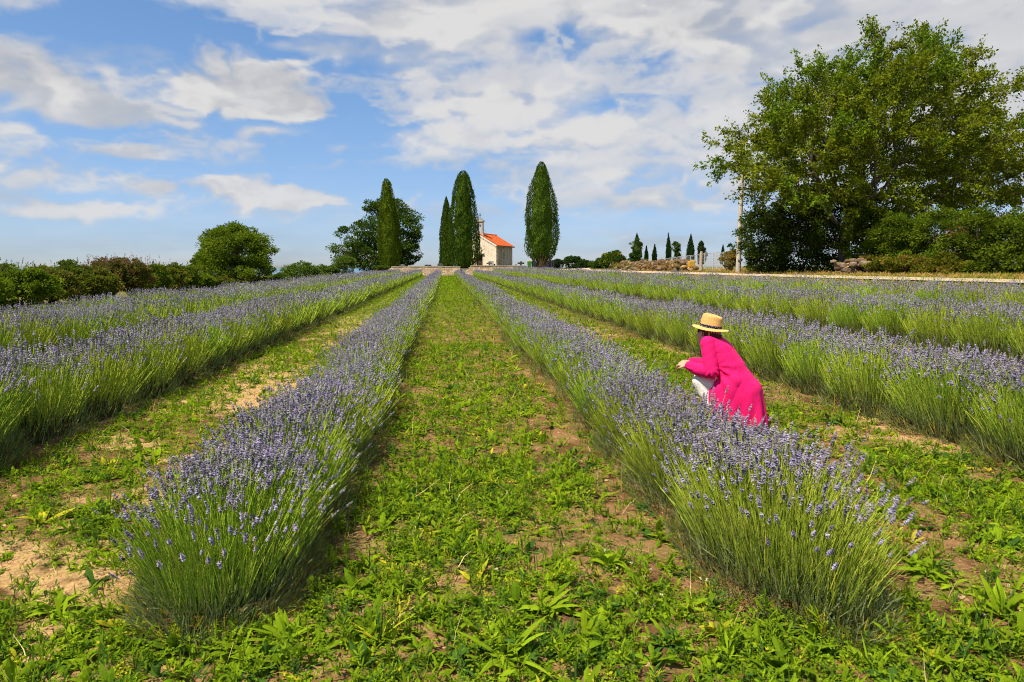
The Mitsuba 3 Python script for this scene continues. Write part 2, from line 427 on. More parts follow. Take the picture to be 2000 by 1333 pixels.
def roof_side(sgn):
    ex = HW + ov; ez = EAVE - ov * math.tan(slope)
    a0, a1, t = np.array([0, RIDGE]), np.array([ex, ez]), 0.10
    nrm = np.array([math.sin(slope), math.cos(slope)])
    pieces = []
    n = 28
    ys = np.linspace(-ey, LEN + 0.18, n + 1)
    for k in range(n):
        h = t if k % 2 == 0 else t * 0.62
        p = [a0 + nrm * 0.02, a1 + nrm * 0.02, a1 + nrm * (0.02 + h), a0 + nrm * (0.02 + h)]
        v, f = rect_prism([(x * sgn, z) for x, z in p], ys[k], ys[k + 1] - 0.002)
        pieces.append((v, f if sgn > 0 else f[:, ::-1]))
    return pieces


def tile_colour(p, n, uv):
    b = fbm(p.x * 2.0, p.y * 2.0, p.z * 2.0, 3)
    c = cell_rand(p.x * 3.0, p.y * 3.0, p.z * 5.0)
    return mix((0.46, 0.105, 0.035), (0.64, 0.175, 0.062), 0.5 * b + 0.5 * c)


scene['roof_tile'] = {'type': 'twosided', 'bsdf': {'type': 'diffuse', 'reflectance': proc(tile_colour)}}
ch_part('chapel__roof', roof_side(1) + roof_side(-1), 'roof_tile')
v, f = tube(np.stack([np.zeros(9), np.linspace(0.6, LEN + 0.18, 9), np.full(9, RIDGE + 0.12)], 1), 0.11, 8)
ch_part('chapel__roof__ridge_cap', [(v, f)], 'roof_tile')
for sgn in (1, -1):
    key = numbered('chapel__cornice')
    n2 = np.array([math.sin(slope) * sgn, math.cos(slope)])
    a0, a1 = np.array([0.0, RIDGE]), np.array([(HW + 0.1) * sgn, EAVE - 0.1 * math.tan(slope)])
    band = [tuple(a0 - n2 * 0.02), tuple(a1 - n2 * 0.02), tuple(a1 - n2 * 0.24), tuple(a0 - n2 * 0.24)]
    v, f = rect_prism(band, -0.10, -0.003)
    under = [tuple(a0 - n2 * 0.245), tuple(a1 - n2 * 0.245), tuple(a1 - n2 * 0.33), tuple(a0 - n2 * 0.33)]
    v2, f2 = rect_prism(under, -0.05, -0.003)
    ch_part(key, [(v, f), (v2, f2)], 'matt', (0.78, 0.74, 0.68))
ch_part('chapel__gutter', [bxx(HW + ov - 0.02, HW + ov + 0.10, -0.1, LEN + 0.15, EAVE - 0.30, EAVE - 0.19)], 'painted', (0.10, 0.05, 0.03))
v, f = tube([[HW + 0.07, -0.08, EAVE - 0.25], [HW + 0.07, -0.08, 2.0], [HW + 0.07, -0.08, 0.02]], 0.055, 6)
ch_part('chapel__downspout', [(v, f)], 'painted', (0.11, 0.055, 0.035))
stone = (0.50, 0.44, 0.36)
ch_part('chapel__bell_gable', [bxx(-0.62, 0.62, 0.02, 0.56, RIDGE - 0.28, RIDGE + 0.22), bxx(-0.50, -0.24, 0.05, 0.53, RIDGE + 0.222, RIDGE + 1.62), bxx(0.24, 0.50, 0.05, 0.53, RIDGE + 0.222, RIDGE + 1.62),
                               bxx(-0.5, 0.5, 0.05, 0.53, RIDGE + 1.622, RIDGE + 1.85)], 'matt', stone)
ch_part('chapel__bell_gable__cap', [bxx(-0.66, 0.66, -0.06, 0.64, RIDGE + 1.852, RIDGE + 1.98), bxx(-0.45, 0.45, 0.04, 0.54, RIDGE + 1.982, RIDGE + 2.16), bxx(-0.2, 0.2, 0.12, 0.46, RIDGE + 2.162, RIDGE + 2.36)], 'matt', (0.46, 0.40, 0.33))
prof = np.array([[0.0, 0.36], [0.05, 0.36], [0.09, 0.30], [0.11, 0.12], [0.17, 0.0], [0.14, 0.0], [0.0, 0.10]])
bell = trimesh.creation.revolve(prof, sections=14)
ch_part('chapel__bell_gable__bell', [(bell.vertices + [0, 0.29, RIDGE + 1.1], bell.faces)], 'painted', (0.12, 0.09, 0.05))
ch_part('chapel__bell_gable__cross', [bxx(-0.035, 0.035, 0.26, 0.33, RIDGE + 2.362, RIDGE + 3.15), bxx(-0.24, -0.037, 0.262, 0.328, RIDGE + 2.80, RIDGE + 2.87), bxx(0.037, 0.24, 0.262, 0.328, RIDGE + 2.80, RIDGE + 2.87)], 'painted', (0.06, 0.055, 0.05))
ch_part('chapel__lightning_wire', [tube([[0.3, 0.6, RIDGE + 0.9], [0.55, 1.0, RIDGE + 0.45], [0.75, 1.3, RIDGE - 0.2]], 0.012, 4)], 'painted', (0.1, 0.1, 0.1))
ch_part('chapel__notice_board', [bxx(1.72, 2.22, -0.07, -0.003, 0.35, 1.05)], 'painted', (0.30, 0.34, 0.38))
ch_part('chapel__notice_board__frame', [bxx(1.66, 1.717, -0.09, -0.003, 0.29, 1.11), bxx(2.223, 2.28, -0.09, -0.003, 0.29, 1.11), bxx(1.72, 2.22, -0.09, -0.003, 1.053, 1.11), bxx(1.72, 2.22, -0.09, -0.003, 0.29, 0.347)], 'painted', (0.62, 0.60, 0.56))


def block_wall(name, x0, x1, y, z0, top, ramp, label, rng):
    """A wall of dressed blocks whose left end steps down; ramp = length of the sloped end."""
    tag(name, label, 'wall')
    core, blocks = MB(), MB()
    n = 8
    hs = (top - 0.09 - z0) / n
    for k in range(n):
        za, zb = z0 + k * hs, z0 + (k + 1) * hs
        lo = x0 + ramp * max(0.0, (k - 2) / (n - 3))
        core.box((lo + 0.03, y + 0.03, za), (x1 - 0.03, y + 0.36, zb), (0.20, 0.17, 0.12))
        x = lo - rng.random() * 0.03
        while x < x1 - 0.05:
            w = min(rng.uniform(0.32, 0.62), x1 - x)
            if x1 - (x + w) < 0.15: w = x1 - x
            dpt = rng.uniform(0, 0.03)
            t = rng.random()
            c = np.array([0.56, 0.43, 0.28]) * (1 - t) + np.array([0.72, 0.60, 0.43]) * t
            c = c * rng.uniform(0.82, 1.1)
            if rng.random() < 0.12: c = np.array([0.48, 0.33, 0.20])
            blocks.box((x + 0.012, y - dpt, za + 0.012), (x + w - 0.012, y + 0.028, zb - 0.012), c)
            x += w
    core.put(name + '__mortar', 'matt')
    blocks.put(name + '__blockwork', 'matt'); tag(name + '__blockwork', kind='stuff')
    cap = MB(); x = x0 + ramp * 1.05
    k = 0
    while x < x1 - 0.02:
        w = min(rng.uniform(0.8, 1.2), x1 - x)
        if x1 - x - w < 0.3: w = x1 - x
        cp = MB(); cp.box((x + 0.006, y - 0.07, top - 0.088), (x + w - 0.006, y + 0.42, top), np.array([0.44, 0.38, 0.29]) * rng.uniform(0.85, 1.1))
        cp.put(numbered(name + '__coping_stone'), 'matt')
        x += w


rw = np.random.default_rng(3)
XL0, XL1, XR0, XR1 = at(750, 520, 94)[0], at(899, 520, 94)[0], at(903.5, 520, 94)[0], at(1028, 520, 94)[0]
block_wall('stone_wall', XL0, XL1, 94.0, 0.12, 1.55, 0.95, 'pale stone block wall left of the gap, below the tall cypresses', rw)
block_wall('stone_wall_001', XR0, XR1, 94.0, 0.12, 1.66, 1.05, 'pale stone block wall right of the gap, in front of the chapel', rw)
USED['stone_wall'] = 2
m = MB(); m.box((XL1 - 0.3, 94.55, 0.1), (XR0 + 1.4, 94.75, 1.22), (0.30, 0.29, 0.27)); m.put('retaining_wall', 'matt')
tag('retaining_wall', 'low grey retaining wall set back in the gap between the stone walls', 'wall')


def headstone(px, py, d, w, h, colour, label, cross=False, rounded=False):
    key = numbered('grave_cross' if cross else 'headstone')
    p = at(px, py, d); z0 = float(ground_z(p[0], p[1]))
    if cross:
        t = w * 0.13
        mb = MB().box((-t, -t, 0), (t, t, h), colour, at=(p[0], p[1], z0))
        mb.box((-w / 2, -t * 0.9, h * 0.60), (-t - 0.002, t * 0.9, h * 0.60 + 2 * t), colour, at=(p[0], p[1], z0))
        mb.box((t + 0.002, -t * 0.9, h * 0.60), (w / 2, t * 0.9, h * 0.60 + 2 * t), colour, at=(p[0], p[1], z0))
    else:
        pts = [(-w / 2, 0), (w / 2, 0), (w / 2, h * 0.8)] + [(w / 2 * math.cos(a), h * 0.8 + h * 0.2 * math.sin(a)) for a in np.linspace(0.3, math.pi - 0.3, 7)] + [(-w / 2, h * 0.8)] if rounded else [(-w / 2, 0), (w / 2, 0), (w / 2, h), (-w / 2, h)]
        v, f = rect_prism(pts, -0.08, 0.08)
        mb = MB().add(v + [p[0], p[1], z0], f, colour)
    mb.put(key + '__stone', 'painted')
    b = MB().box((-w / 2 - 0.1, -0.16, -0.05), (w / 2 + 0.1, 0.16, 0.045), np.array(colour) * 0.9, at=(p[0], p[1] + 0.0, z0 - 0.0))
    b.put(key + '__plinth', 'painted')
    tag(key, label, 'gravestone')


headstone(836, 519, 99, 0.95, 0.50, (0.06, 0.06, 0.065), 'dark flat headstone showing above the wall left of the cypress pair')
headstone(860, 519, 98, 0.80, 0.72, (0.08, 0.09, 0.10), 'dark rounded headstone at the foot of the narrow cypress', rounded=True)
headstone(785, 519, 97.5, 0.85, 0.58, (0.42, 0.39, 0.34), 'pale headstone above the wall near the left cypress', rounded=True)
headstone(955.5, 515, 98, 0.75, 0.98, (0.62, 0.48, 0.30), 'pale stone grave cross in front of the chapel front', cross=True)
headstone(966, 515, 97.5, 0.22, 0.62, (0.10, 0.09, 0.08), 'small dark grave marker under the notice board')
headstone(1008, 515, 99, 0.16, 0.62, (0.08, 0.08, 0.08), 'short dark grave marker right of the chapel')
headstone(1017.5, 515, 99, 0.95, 1.0, (0.05, 0.05, 0.055), 'black iron grave cross right of the chapel', cross=True)


def wheelie_bin(px, d, body, lid, label):
    key = numbered('wheelie_bin')
    p = at(px, 520, d); z0 = float(ground_z(p[0], p[1]))
    o = np.array([p[0], p[1], z0])
    lo = np.array([(-0.22, -0.26), (0.22, -0.26), (0.22, 0.26), (-0.22, 0.26)]); hi = lo * 1.28
    v = np.vstack([np.c_[lo, np.full(4, 0.07)], np.c_[hi, np.full(4, 0.96)]])
    f = [(0, 2, 1), (0, 3, 2), (4, 5, 6), (4, 6, 7)] + sum([[(k, (k + 1) % 4, 4 + (k + 1) % 4), (k, 4 + (k + 1) % 4, 4 + k)] for k in range(4)], [])
    MB().add(v + o, f, body).put(key + '__body', 'painted')
    v, f = rect_prism([(-0.31, 0.965), (0.31, 0.965), (0.31, 1.02), (0.15, 1.09), (-0.15, 1.09), (-0.31, 1.02)], -0.36, 0.36)
    MB().add(v + o, f, lid).put(key + '__lid', 'painted')
    for s in (-1, 1):
        cyl = trimesh.creation.cylinder(radius=0.1, height=0.06, sections=14, transform=trimesh.transformations.rotation_matrix(math.pi / 2, [0, 1, 0]))
        MB().add(cyl.vertices + o + [s * 0.2, 0.3, 0.1], cyl.faces, (0.02, 0.02, 0.02)).put(numbered(key + '__wheel'), 'painted')
    v, f = tube(np.array([[-0.26, 0.36, 0.98], [-0.26, 0.43, 1.0], [0.26, 0.43, 1.0], [0.26, 0.36, 0.98]]) + o, 0.018, 5)
    MB().add(v, f, body).put(key + '__handle', 'painted')
    tag(key, label, 'bin', 'wheelie bins by the wide cypress')


wheelie_bin(1034, 96.0, (0.05, 0.20, 0.05), (0.62, 0.62, 0.05), 'green wheelie bin with yellow lid beside the wide cypress')
wheelie_bin(1042.5, 96.3, (0.03, 0.05, 0.05), (0.035, 0.05, 0.05), 'dark wheelie bin between the green one and the cypress trunk')


def panel_fence():
    key = 'panel_fence'
    pa, pb = at(1049, 520, 99.5), at(1081, 520, 99.5)
    tag(key, 'dark grey panel fence behind the wide cypress trunk', 'fence')
    n = 3
    xs = np.linspace(pa[0], pb[0], n + 1)
    for k in range(n):
        z0 = float(ground_z(xs[k], 99.5))
        mb = MB().box((xs[k] + 0.05, 99.48, z0 + 0.04), (xs[k + 1] - 0.05, 99.52, z0 + 1.15 + 0.1 * k), (0.07, 0.075, 0.08))
        mb.put(numbered(key + '__panel'), 'painted')
    for k in range(n + 1):
        z0 = float(ground_z(xs[k], 99.5))
        MB().box((xs[k] - 0.045, 99.44, z0), (xs[k] + 0.045, 99.56, z0 + 1.3), (0.22, 0.22, 0.22)).put(numbered(key + '__post'), 'painted')
    z0 = float(ground_z(pb[0], 99.2))
    v, f = tube([[pb[0] - 0.3, 99.2, z0], [pb[0] - 0.3, 99.2, z0 + 1.6]], 0.035, 6)
    MB().add(v, f, (0.5, 0.5, 0.5)).put(numbered(key + '__post'), 'painted')


panel_fence()
p = at(1096, 522, 101); z0 = float(ground_z(p[0], p[1]))
MB().box((-0.13, -0.13, 0), (0.13, 0.13, 0.62), (0.75, 0.72, 0.68), at=(p[0], p[1], z0)).box((-0.16, -0.16, 0.622), (0.16, 0.16, 0.70), (0.70, 0.68, 0.64), at=(p[0], p[1], z0)).put('marker_stone', 'matt')
tag('marker_stone', 'small white marker post between bushes right of the wide cypress', 'post')

# utility pole
p = at(1441.5, 531, 39.0); z0 = float(ground_z(p[0], p[1]))


def pole_colour(p, n, uv):
    b = fbm(p.x * 6.0, p.y * 6.0, p.z * 1.2, 4)
    c = fbm(p.x * 30.0, p.y * 30.0, p.z * 3.0, 3)
    return mix((0.40, 0.37, 0.33), (0.56, 0.53, 0.48), b) * (0.75 + 0.5 * c)


scene['pole_wood'] = {'type': 'twosided', 'bsdf': {'type': 'diffuse', 'reflectance': proc(pole_colour)}}
v, f = tube([[p[0], p[1], z0 - 0.1], [p[0] + 0.01, p[1], z0 + 3], [p[0] + 0.05, p[1], z0 + 8.0]], [0.150, 0.128, 0.098], 12)
scene['utility_pole__shaft'] = mikit.ply((v, f), 'pole_wood', smooth=50)
v, f = tube([[p[0] + 0.05, p[1], z0 + 8.002], [p[0] + 0.05, p[1], z0 + 8.06]], [0.12, 0.04], 10)
MB().add(v, f, (0.25, 0.25, 0.25)).put('utility_pole__cap', 'painted')
tag('utility_pole', 'weathered pale grey utility pole at the left side of the big tree', 'pole')
POLE = (p[0], p[1], z0)


# metal fence with a gate behind the rubble wall
def wire_fence():
    key = 'metal_fence'
    tag(key, 'thin grey metal fence and gate frame behind the rubble wall, left of the pole', 'fence')
    X = 18.9
    pts = [at(px, 520, X / ((px - 870) / 1333 + 1e-9))[:2] for px in (1290, 1328, 1348, 1376, 1392, 1400, 1413, 1428)]
    hs = (1.0, 1.15, 1.2, 1.35, 1.35, 1.35, 1.35, 1.45)
    prev = None
    for (x, y), h in zip(pts, hs):
        z = float(ground_z(x, y))
        v, f = tube([[x, y, z - 0.05], [x, y, z + h]], 0.035, 6)
        MB().add(v, f, (0.42, 0.44, 0.46)).put(numbered(key + '__post'), 'painted')
        top = np.array([x, y, z + h - 0.03]); low = np.array([x, y, z + 0.2])
        if prev is not None:
            v, f = tube([prev[0], top], 0.022, 5)
            MB().add(v, f, (0.36, 0.38, 0.40)).put(numbered(key + '__rail'), 'painted')
            mb = MB()
            for t in np.linspace(0.06, 0.94, 9):
                a, b = prev[1] * (1 - t) + low * t, prev[0] * (1 - t) + top * t
                v, f = tube([a, b], 0.007, 4); mb.add(v, f, (0.40, 0.42, 0.44))
            for t in np.linspace(0, 0.9, 5):
                v, f = tube([prev[1] * (1 - t) + prev[0] * t, low * (1 - t) + top * t], 0.006, 4); mb.add(v, f, (0.40, 0.42, 0.44))
            kk = numbered(key + '__wire_mesh'); mb.put(kk, 'painted'); tag(kk, kind='stuff')
        prev = (top, low)


wire_fence()
p = at(1369, 520, 46.0); z0 = float(ground_z(p[0], p[1]))
v, f = tube([[p[0], p[1], z0 - 0.05], [p[0] - 0.01, p[1], z0 + 0.7], [p[0] + 0.01, p[1], z0 + 1.42]], [0.13, 0.115, 0.10], 9)
MB().add(v, f, (0.40, 0.34, 0.27)).put('wooden_post', 'matt')
tag('wooden_post', 'thick weathered wooden post in front of the metal fence', 'post')


# rubble walls: every stone a rough block
def rock(rng, r, squash=0.7):
    m = trimesh.creation.icosphere(subdivisions=1, radius=1.0)
    v = m.vertices * rng.uniform(0.7, 1.25, 3)
    v = v * (0.75 + 0.5 * meshkit.noise(v * 1.3 + rng.random(3) * 50, 1)[:, None])
    v = np.sign(v) * np.abs(v) ** 0.8
    return v * r * [1, 1, squash], m.faces


def rubble(name, spots, label, rng, big=()):
    tag(name, label, 'rubble wall')
    rest = MB()
    for (x, y, z, r) in spots:
        v, f = rock(rng, r)
        a = rng.random() * 6.28
        v = np.stack([v[:, 0] * math.cos(a) - v[:, 1] * math.sin(a), v[:, 0] * math.sin(a) + v[:, 1] * math.cos(a), v[:, 2]], 1) + [x, y, z]
        t = rng.random()
        c = (np.array([0.12, 0.085, 0.055]) * (1 - t) + np.array([0.215, 0.160, 0.105]) * t) * rng.uniform(0.7, 1.1)
        if rng.random() < 0.10: c = np.array([0.42, 0.28, 0.13])
        rest.add(v, f, c)
    rest.put(name + '__stones', 'matt'); tag(name + '__stones', kind='stuff')
    for (x, y, z, r, c) in big:
        v, f = rock(rng, r)
        MB().add(v + [x, y, z], f, c).put(numbered(name + '__stone'), 'matt')


rr = np.random.default_rng(12)
spots = []
for k in range(620):
    y = rr.uniform(47.5, 69); hgt = 0.85 * (0.6 + 0.6 * float(nz(y, 0, 0.35, 4))) * min(1, (69 - y) / 2.5 + 0.2) * min(1, (y - 47.5) / 1.5 + 0.35)
    u = rr.random()
    x = 17.6 + rr.normal() * 0.35 * (1.3 - u)
    spots.append((x, y, float(ground_z(x, y)) + u * hgt, rr.uniform(0.10, 0.24)))
rubble('rubble_wall', spots, 'low tumbled wall of brown rubble stones along the far road side', rr)
spots = []
for k in range(60):
    p = at(rr.uniform(1632, 1706), 525, rr.uniform(29.3, 30.6)); u = rr.random()
    spots.append((p[0], p[1], float(ground_z(p[0], p[1])) + u * 0.62, rr.uniform(0.08, 0.2)))
bigs = []
for (px, py, r) in ((1628, 511, .13), (1646, 519, .19), (1666, 517, .16), (1688, 515, .22), (1650, 527, .18), (1695, 526, .2)):
    p = at(px, py, 29.2); bigs.append((p[0], p[1], p[2], r, np.array([0.24, 0.19, 0.14]) * rr.uniform(0.75, 1.1)))
rubble('rubble_wall_001', spots, 'heap of grey stones under the big tree beside the road', rr, bigs)
USED['rubble_wall'] = 2
p = at(1350, 516.5, 47.6)
bl = trimesh.creation.box([0.42, 0.40, 0.40])
man = m3.Manifold.batch_hull([m3.Manifold.sphere(0.03, 8).translate([sx * 0.18, sy * 0.17, sz * 0.17]) for sx in (-1, 1) for sy in (-1, 1) for sz in (-1, 1)])
MB().mesh(man.translate([p[0], p[1], p[2]]), (0.55, 0.33, 0.05)).put('yellow_block', 'matt')
tag('yellow_block', 'square yellow block on the right end of the rubble wall', 'block')


# ================================================================== LAVENDER
BA, BB, BH = 0.66, 0.40, 0.34          # a bush: half length along the row, half width, height of the leafy mound


def mound_points(rng, n, rmin=0.0, rmax=1.0):
    r = np.sqrt(rng.uniform(rmin ** 2, rmax ** 2, n)); a = rng.random(n) * 2 * np.pi
    x, y = r * np.cos(a), r * np.sin(a)
    z = np.sqrt(np.maximum(1 - np.minimum(r, 1) ** 2.6, 0.0))
    pos = np.stack([x * BB, y * BA, 0.05 + z * (BH - 0.05)], 1)
    nrm = unit(np.stack([x / BB, y / BA * 0.8, (z + 0.15) / BH], 1))
    return pos, nrm, r


def whorls(rng, base, d, L, R, k, sides, col):
    """Spikes: k lumpy whorls stacked along d; every whorl a ring between two pinches."""
    N = len(base)
    s = side_of(d.copy()); u = np.cross(s, d)
    ang0 = rng.random((N, 1)) * 6.28
    vs, cs, f = [], [], []
    vs.append(base); cs.append(col * 0.8)
    n = 1
    edges = np.linspace(0, 1, k + 1)
    prev = 0
    for w in range(k):
        t = (edges[w] + edges[w + 1]) / 2 + rng.normal(size=(N, 1)) * 0.02
        taper = (0.75 + 0.55 * math.sin(math.pi * (0.18 + 0.72 * (w + 0.5) / k))) * (1.0 if w < k - 1 else 0.72)
        cw = np.clip(col * (1 + 0.22 * rng.normal(size=(N, 1))), 0.01, 0.9)
        ring = []
        for j in range(sides):
            a = ang0 + w * 0.8 + j * 2 * np.pi / sides
            rr = R[:, None] * taper * rng.uniform(0.62, 1.35, (N, 1))
            vs.append(base + d * (L[:, None] * (t + rng.normal(size=(N, 1)) * 0.05)) + (s * np.cos(a) + u * np.sin(a)) * rr)
            cs.append(cw)
            ring.append(n); n += 1
        vs.append(base + d * (L[:, None] * (edges[w + 1] + (0.0 if w < k - 1 else 0.12)))); cs.append(cw)
        for j in range(sides):
            a, b = ring[j], ring[(j + 1) % sides]
            f += [(prev, b, a), (a, b, n)]
        prev = n; n += 1
    v = np.stack(vs, 1); c = np.stack(cs, 1)
    F = (np.array(f)[None] + (np.arange(N) * n)[:, None, None]).reshape(-1, 3)
    return v.reshape(-1, 3), F, c.reshape(-1, 3)


def core_mound(rng, n_r=4, n_a=14):
    v, f = [(0, 0, BH * 0.86)], []
    for i in range(1, n_r + 1):
        r = i / n_r
        for j in range(n_a):
            a = j * 2 * np.pi / n_a
            k = 0.80 * (1 + 0.14 * rng.normal()) * (1.0 if i < n_r else 0.75)
            z = math.sqrt(max(1 - r ** 2.6, 0)) * BH * 0.86 + (0.03 if i < n_r else -0.06)
            v.append((r * math.cos(a) * BB * k, r * math.sin(a) * BA * k, z))
    for j in range(n_a):
        f.append((0, 1 + j, 1 + (j + 1) % n_a))
    for i in range(1, n_r):
        for j in range(n_a):
            a, b = 1 + (i - 1) * n_a + j, 1 + (i - 1) * n_a + (j + 1) % n_a
            c, e = a + n_a, b + n_a
            f += [(a, c, e), (a, e, b)]
    return np.array(v), np.array(f)


STEM_A, STEM_B, STEM_Y = (0.205, 0.325, 0.030), (0.365, 0.485, 0.055), (0.50, 0.47, 0.07)
SPK_A, SPK_B, SPK_G = np.array((0.165, 0.152, 0.245)), np.array((0.300, 0.280, 0.425)), np.array((0.240, 0.235, 0.262))
SHOOT_A, SHOOT_B, SHOOT_Y = (0.120, 0.175, 0.055), (0.270, 0.335, 0.140), (0.50, 0.42, 0.03)


def make_bush(gid, seed, n_stem, n_leaf, lod, lean, end=False):
    rng = np.random.default_rng(seed)
    hue = 1 + 0.055 * rng.normal(size=3) * [1, 0.6, 1]; fl = 1 + 0.10 * rng.normal()
    pos, nrm, r = mound_points(rng, n_stem, 0, 0.93)
    rs = r / 0.93
    ky = np.where(pos[:, 1] < 0, 1.25, 0.5) if end else 0.62
    rx = np.sqrt((pos[:, 0] / BB) ** 2 + (ky * pos[:, 1] / BA) ** 2) + 0.06 * rng.normal(size=n_stem)
    flowering = rng.random(n_stem) < (0.10 if end else 0.085) + (0.37, 0.34, 0.43, 0.55)[lod] * (1 - sstep(0.22, 0.74, rx))
    up = np.array([0, 0, 1.0])
    outw = unit(pos * [1, 0.8, 0] + 1e-6)
    d = unit(up * 1.0 + outw * (0.03 + 0.42 * rs[:, None] ** 2) * [1, 0.8, 1] + rng.normal(size=(n_stem, 3)) * 0.12 + np.array(lean))
    L = rng.uniform(0.27, 0.42, n_stem) * (1.06 - 0.20 * rs ** 2)
    L = np.where(rng.random(n_stem) < 0.06, L * 1.2, L)
    L = np.where(flowering, L * 1.06, L * rng.uniform(0.60, 0.98, n_stem))
    base = pos - nrm * 0.05
    s = side_of(d, rng)
    bend = outw * (rng.uniform(-0.02, 0.16, (n_stem, 1)) * (0.3 + r[:, None])) + rng.normal(size=(n_stem, 3)) * 0.04
    wid = np.full(n_stem, (0.0030, 0.0045, 0.0085, 0.016)[lod])
    prof = ([(0, 1), (0.55, 1), (1, 0.8)], [(0, 1), (1, 0.8)], [(0, 1), (1, 0.7)], [(0, 1), (1, 0.5)])[lod]
    v, f = ribbons(base, d, s, L, wid, prof, droop=bend)
    K = v.shape[1]
    stems = MB().add(v.reshape(-1, 3), f, percol(rng, n_stem, K, np.array(STEM_A) * hue, np.array(STEM_B) * hue, 0.13, STEM_Y, 0.06))
    tip = (v[:, -1] + v[:, -2]) / 2
    dt = unit(d + 2 * bend * 0.9)
    m = flowering
    nf = int(m.sum())
    SL = rng.uniform(0.030, 0.058, nf) * (1.0, 1.08, 1.30, 1.75)[lod]
    SR = rng.uniform(0.0058, 0.0088, nf) * (1.0, 1.12, 1.55, 2.5)[lod]
    t = rng.random((nf, 1)); g = rng.random((nf, 1)) < 0.35
    col = np.where(g, SPK_G, SPK_A * (1 - t) + SPK_B * t) * fl * (1 + 0.14 * rng.normal(size=(nf, 1)))
    k, sd = ((5, 4), (3, 4), (2, 3), (1, 3))[lod]
    v2, f2, c2 = whorls(rng, tip[m] - dt[m] * 0.004, dt[m], SL, SR, k, sd, np.clip(col, 0.02, 0.9))
    spikes = MB().add(v2, f2, c2)
    if lod <= 1:      # a lone lower whorl under many spikes
        m2 = rng.random(nf) < 0.45
        b = tip[m][m2] - dt[m][m2] * rng.uniform(0.016, 0.04, (m2.sum(), 1))
        v2, f2, c2 = whorls(rng, b, dt[m][m2], SL[m2] * 0.22, SR[m2] * 0.85, 1, 4 if lod == 0 else 3, np.clip(col[m2], 0.02, 0.9))
        spikes.add(v2, f2, c2)
    # leafy shoots over the mound
    pos, nrm, r = mound_points(rng, n_leaf, 0.60, 1.06)
    pos[:, 2] = np.maximum(pos[:, 2], 0.07) * rng.uniform(0.35, 1.08, n_leaf)
    low = pos[:, 2] < 0.13
    d = unit(nrm * 0.7 + np.array([0, 0, 0.8]) + rng.normal(size=(n_leaf, 3)) * 0.34)
    L = rng.uniform(0.055, 0.125, n_leaf) * (1, 1.1, 1.35, 1.9)[lod]
    W = rng.uniform(0.0035, 0.0065, n_leaf) * (1, 1.35, 2.2, 4.5)[lod]
    v, f = ribbons(pos - nrm * 0.02, d, side_of(d, rng), L, W, [(0, 0.7), (0.5, 1), (1, 0)] if lod == 0 else [(0, 1), (1, 0.25)])
    yl = rng.random(n_leaf) < 0.16
    c = percol(rng, n_leaf, 1, SHOOT_A, SHOOT_B, 0.15)
    c[low & yl] = np.array(SHOOT_Y) * 0.9
    leaves = MB().add(v.reshape(-1, 3), f, np.repeat(c, v.shape[1], 0))
    cv, cf = core_mound(rng, 4 if lod < 2 else 2, 14 if lod < 2 else 7)
    wood = MB().add(cv, cf, (0.060, 0.060, 0.024))
    if lod == 0:
        for _ in range(70):
            a = rng.random() * 6.28
            p0 = np.array([math.cos(a) * BB * 0.25, math.sin(a) * BA * 0.5, -0.02]); p1 = np.array([math.cos(a) * BB * rng.uniform(.7, 1.02), math.sin(a) * BA * rng.uniform(.75, 1.02), rng.uniform(0.05, 0.14)])
            v, f = tube([p0, (p0 + p1) / 2 + [0, 0, -0.01], p1], [0.006, 0.005, 0.003], 3)
            wood.add(v, f, np.array([0.20, 0.15, 0.10]) * rng.uniform(0.6, 1.2))
    scene[gid] = {'type': 'shapegroup', 'flower_spikes': spikes.shape('matt'), 'stems': stems.shape('matt'),
                  'shoots': leaves.shape('leaf_skin'), 'woody_base': wood.shape('matt')}


LODS = [('lavender_near', 4, 3300, 4600, 0), ('lavender_mid', 5, 1800, 1300, 1), ('lavender_far', 5, 650, 220, 2), ('lavender_last', 4, 250, 50, 3)]
for nm, cnt, ns, nl, lod in LODS:
    for k in range(cnt):
        make_bush(f'{nm}_{k}', 100 + 10 * lod + k, ns, nl, lod, (0.02, 0.02, 0))

for k in range(2):
    make_bush(f'lavender_end_{k}', 190 + k, 3900, 6000, 0, (0.02, 0.06, 0), True)
ROWS = [  # x at the near end, x at the wall, y start, y end, height factor, label
    (-3.62, -3.42, 3.2, 91.6, 1.10, 'first lavender row left of the near left one, running to the wall'),
    (-0.98, -0.92, 3.26, 91.6, 0.88, 'nearest left lavender row, its round end in the left foreground'),
    (1.60, 1.52, 3.12, 91.6, 0.90, 'nearest right lavender row, its round end in the right foreground before the crouching woman'),
    (4.38, 4.00, 3.4, 92.0, 1.04, 'lavender row just behind the crouching woman'),
    (7.45, 6.65, 5.5, 92.0, 1.08, 'second lavender row behind the crouching woman'),
    (10.2, 9.3, 8.0, 92.0, 1.06, 'outermost right lavender row beside the gravel road'),
    (-6.45, -6.05, 6.0, 91.0, 1.12, 'second lavender row left of the near left one'),
    (-9.1, -8.5, 9.0, 88.0, 1.00, 'outermost left lavender row beside the sandy path'),
]
rl = np.random.default_rng(77)
ROWX = []
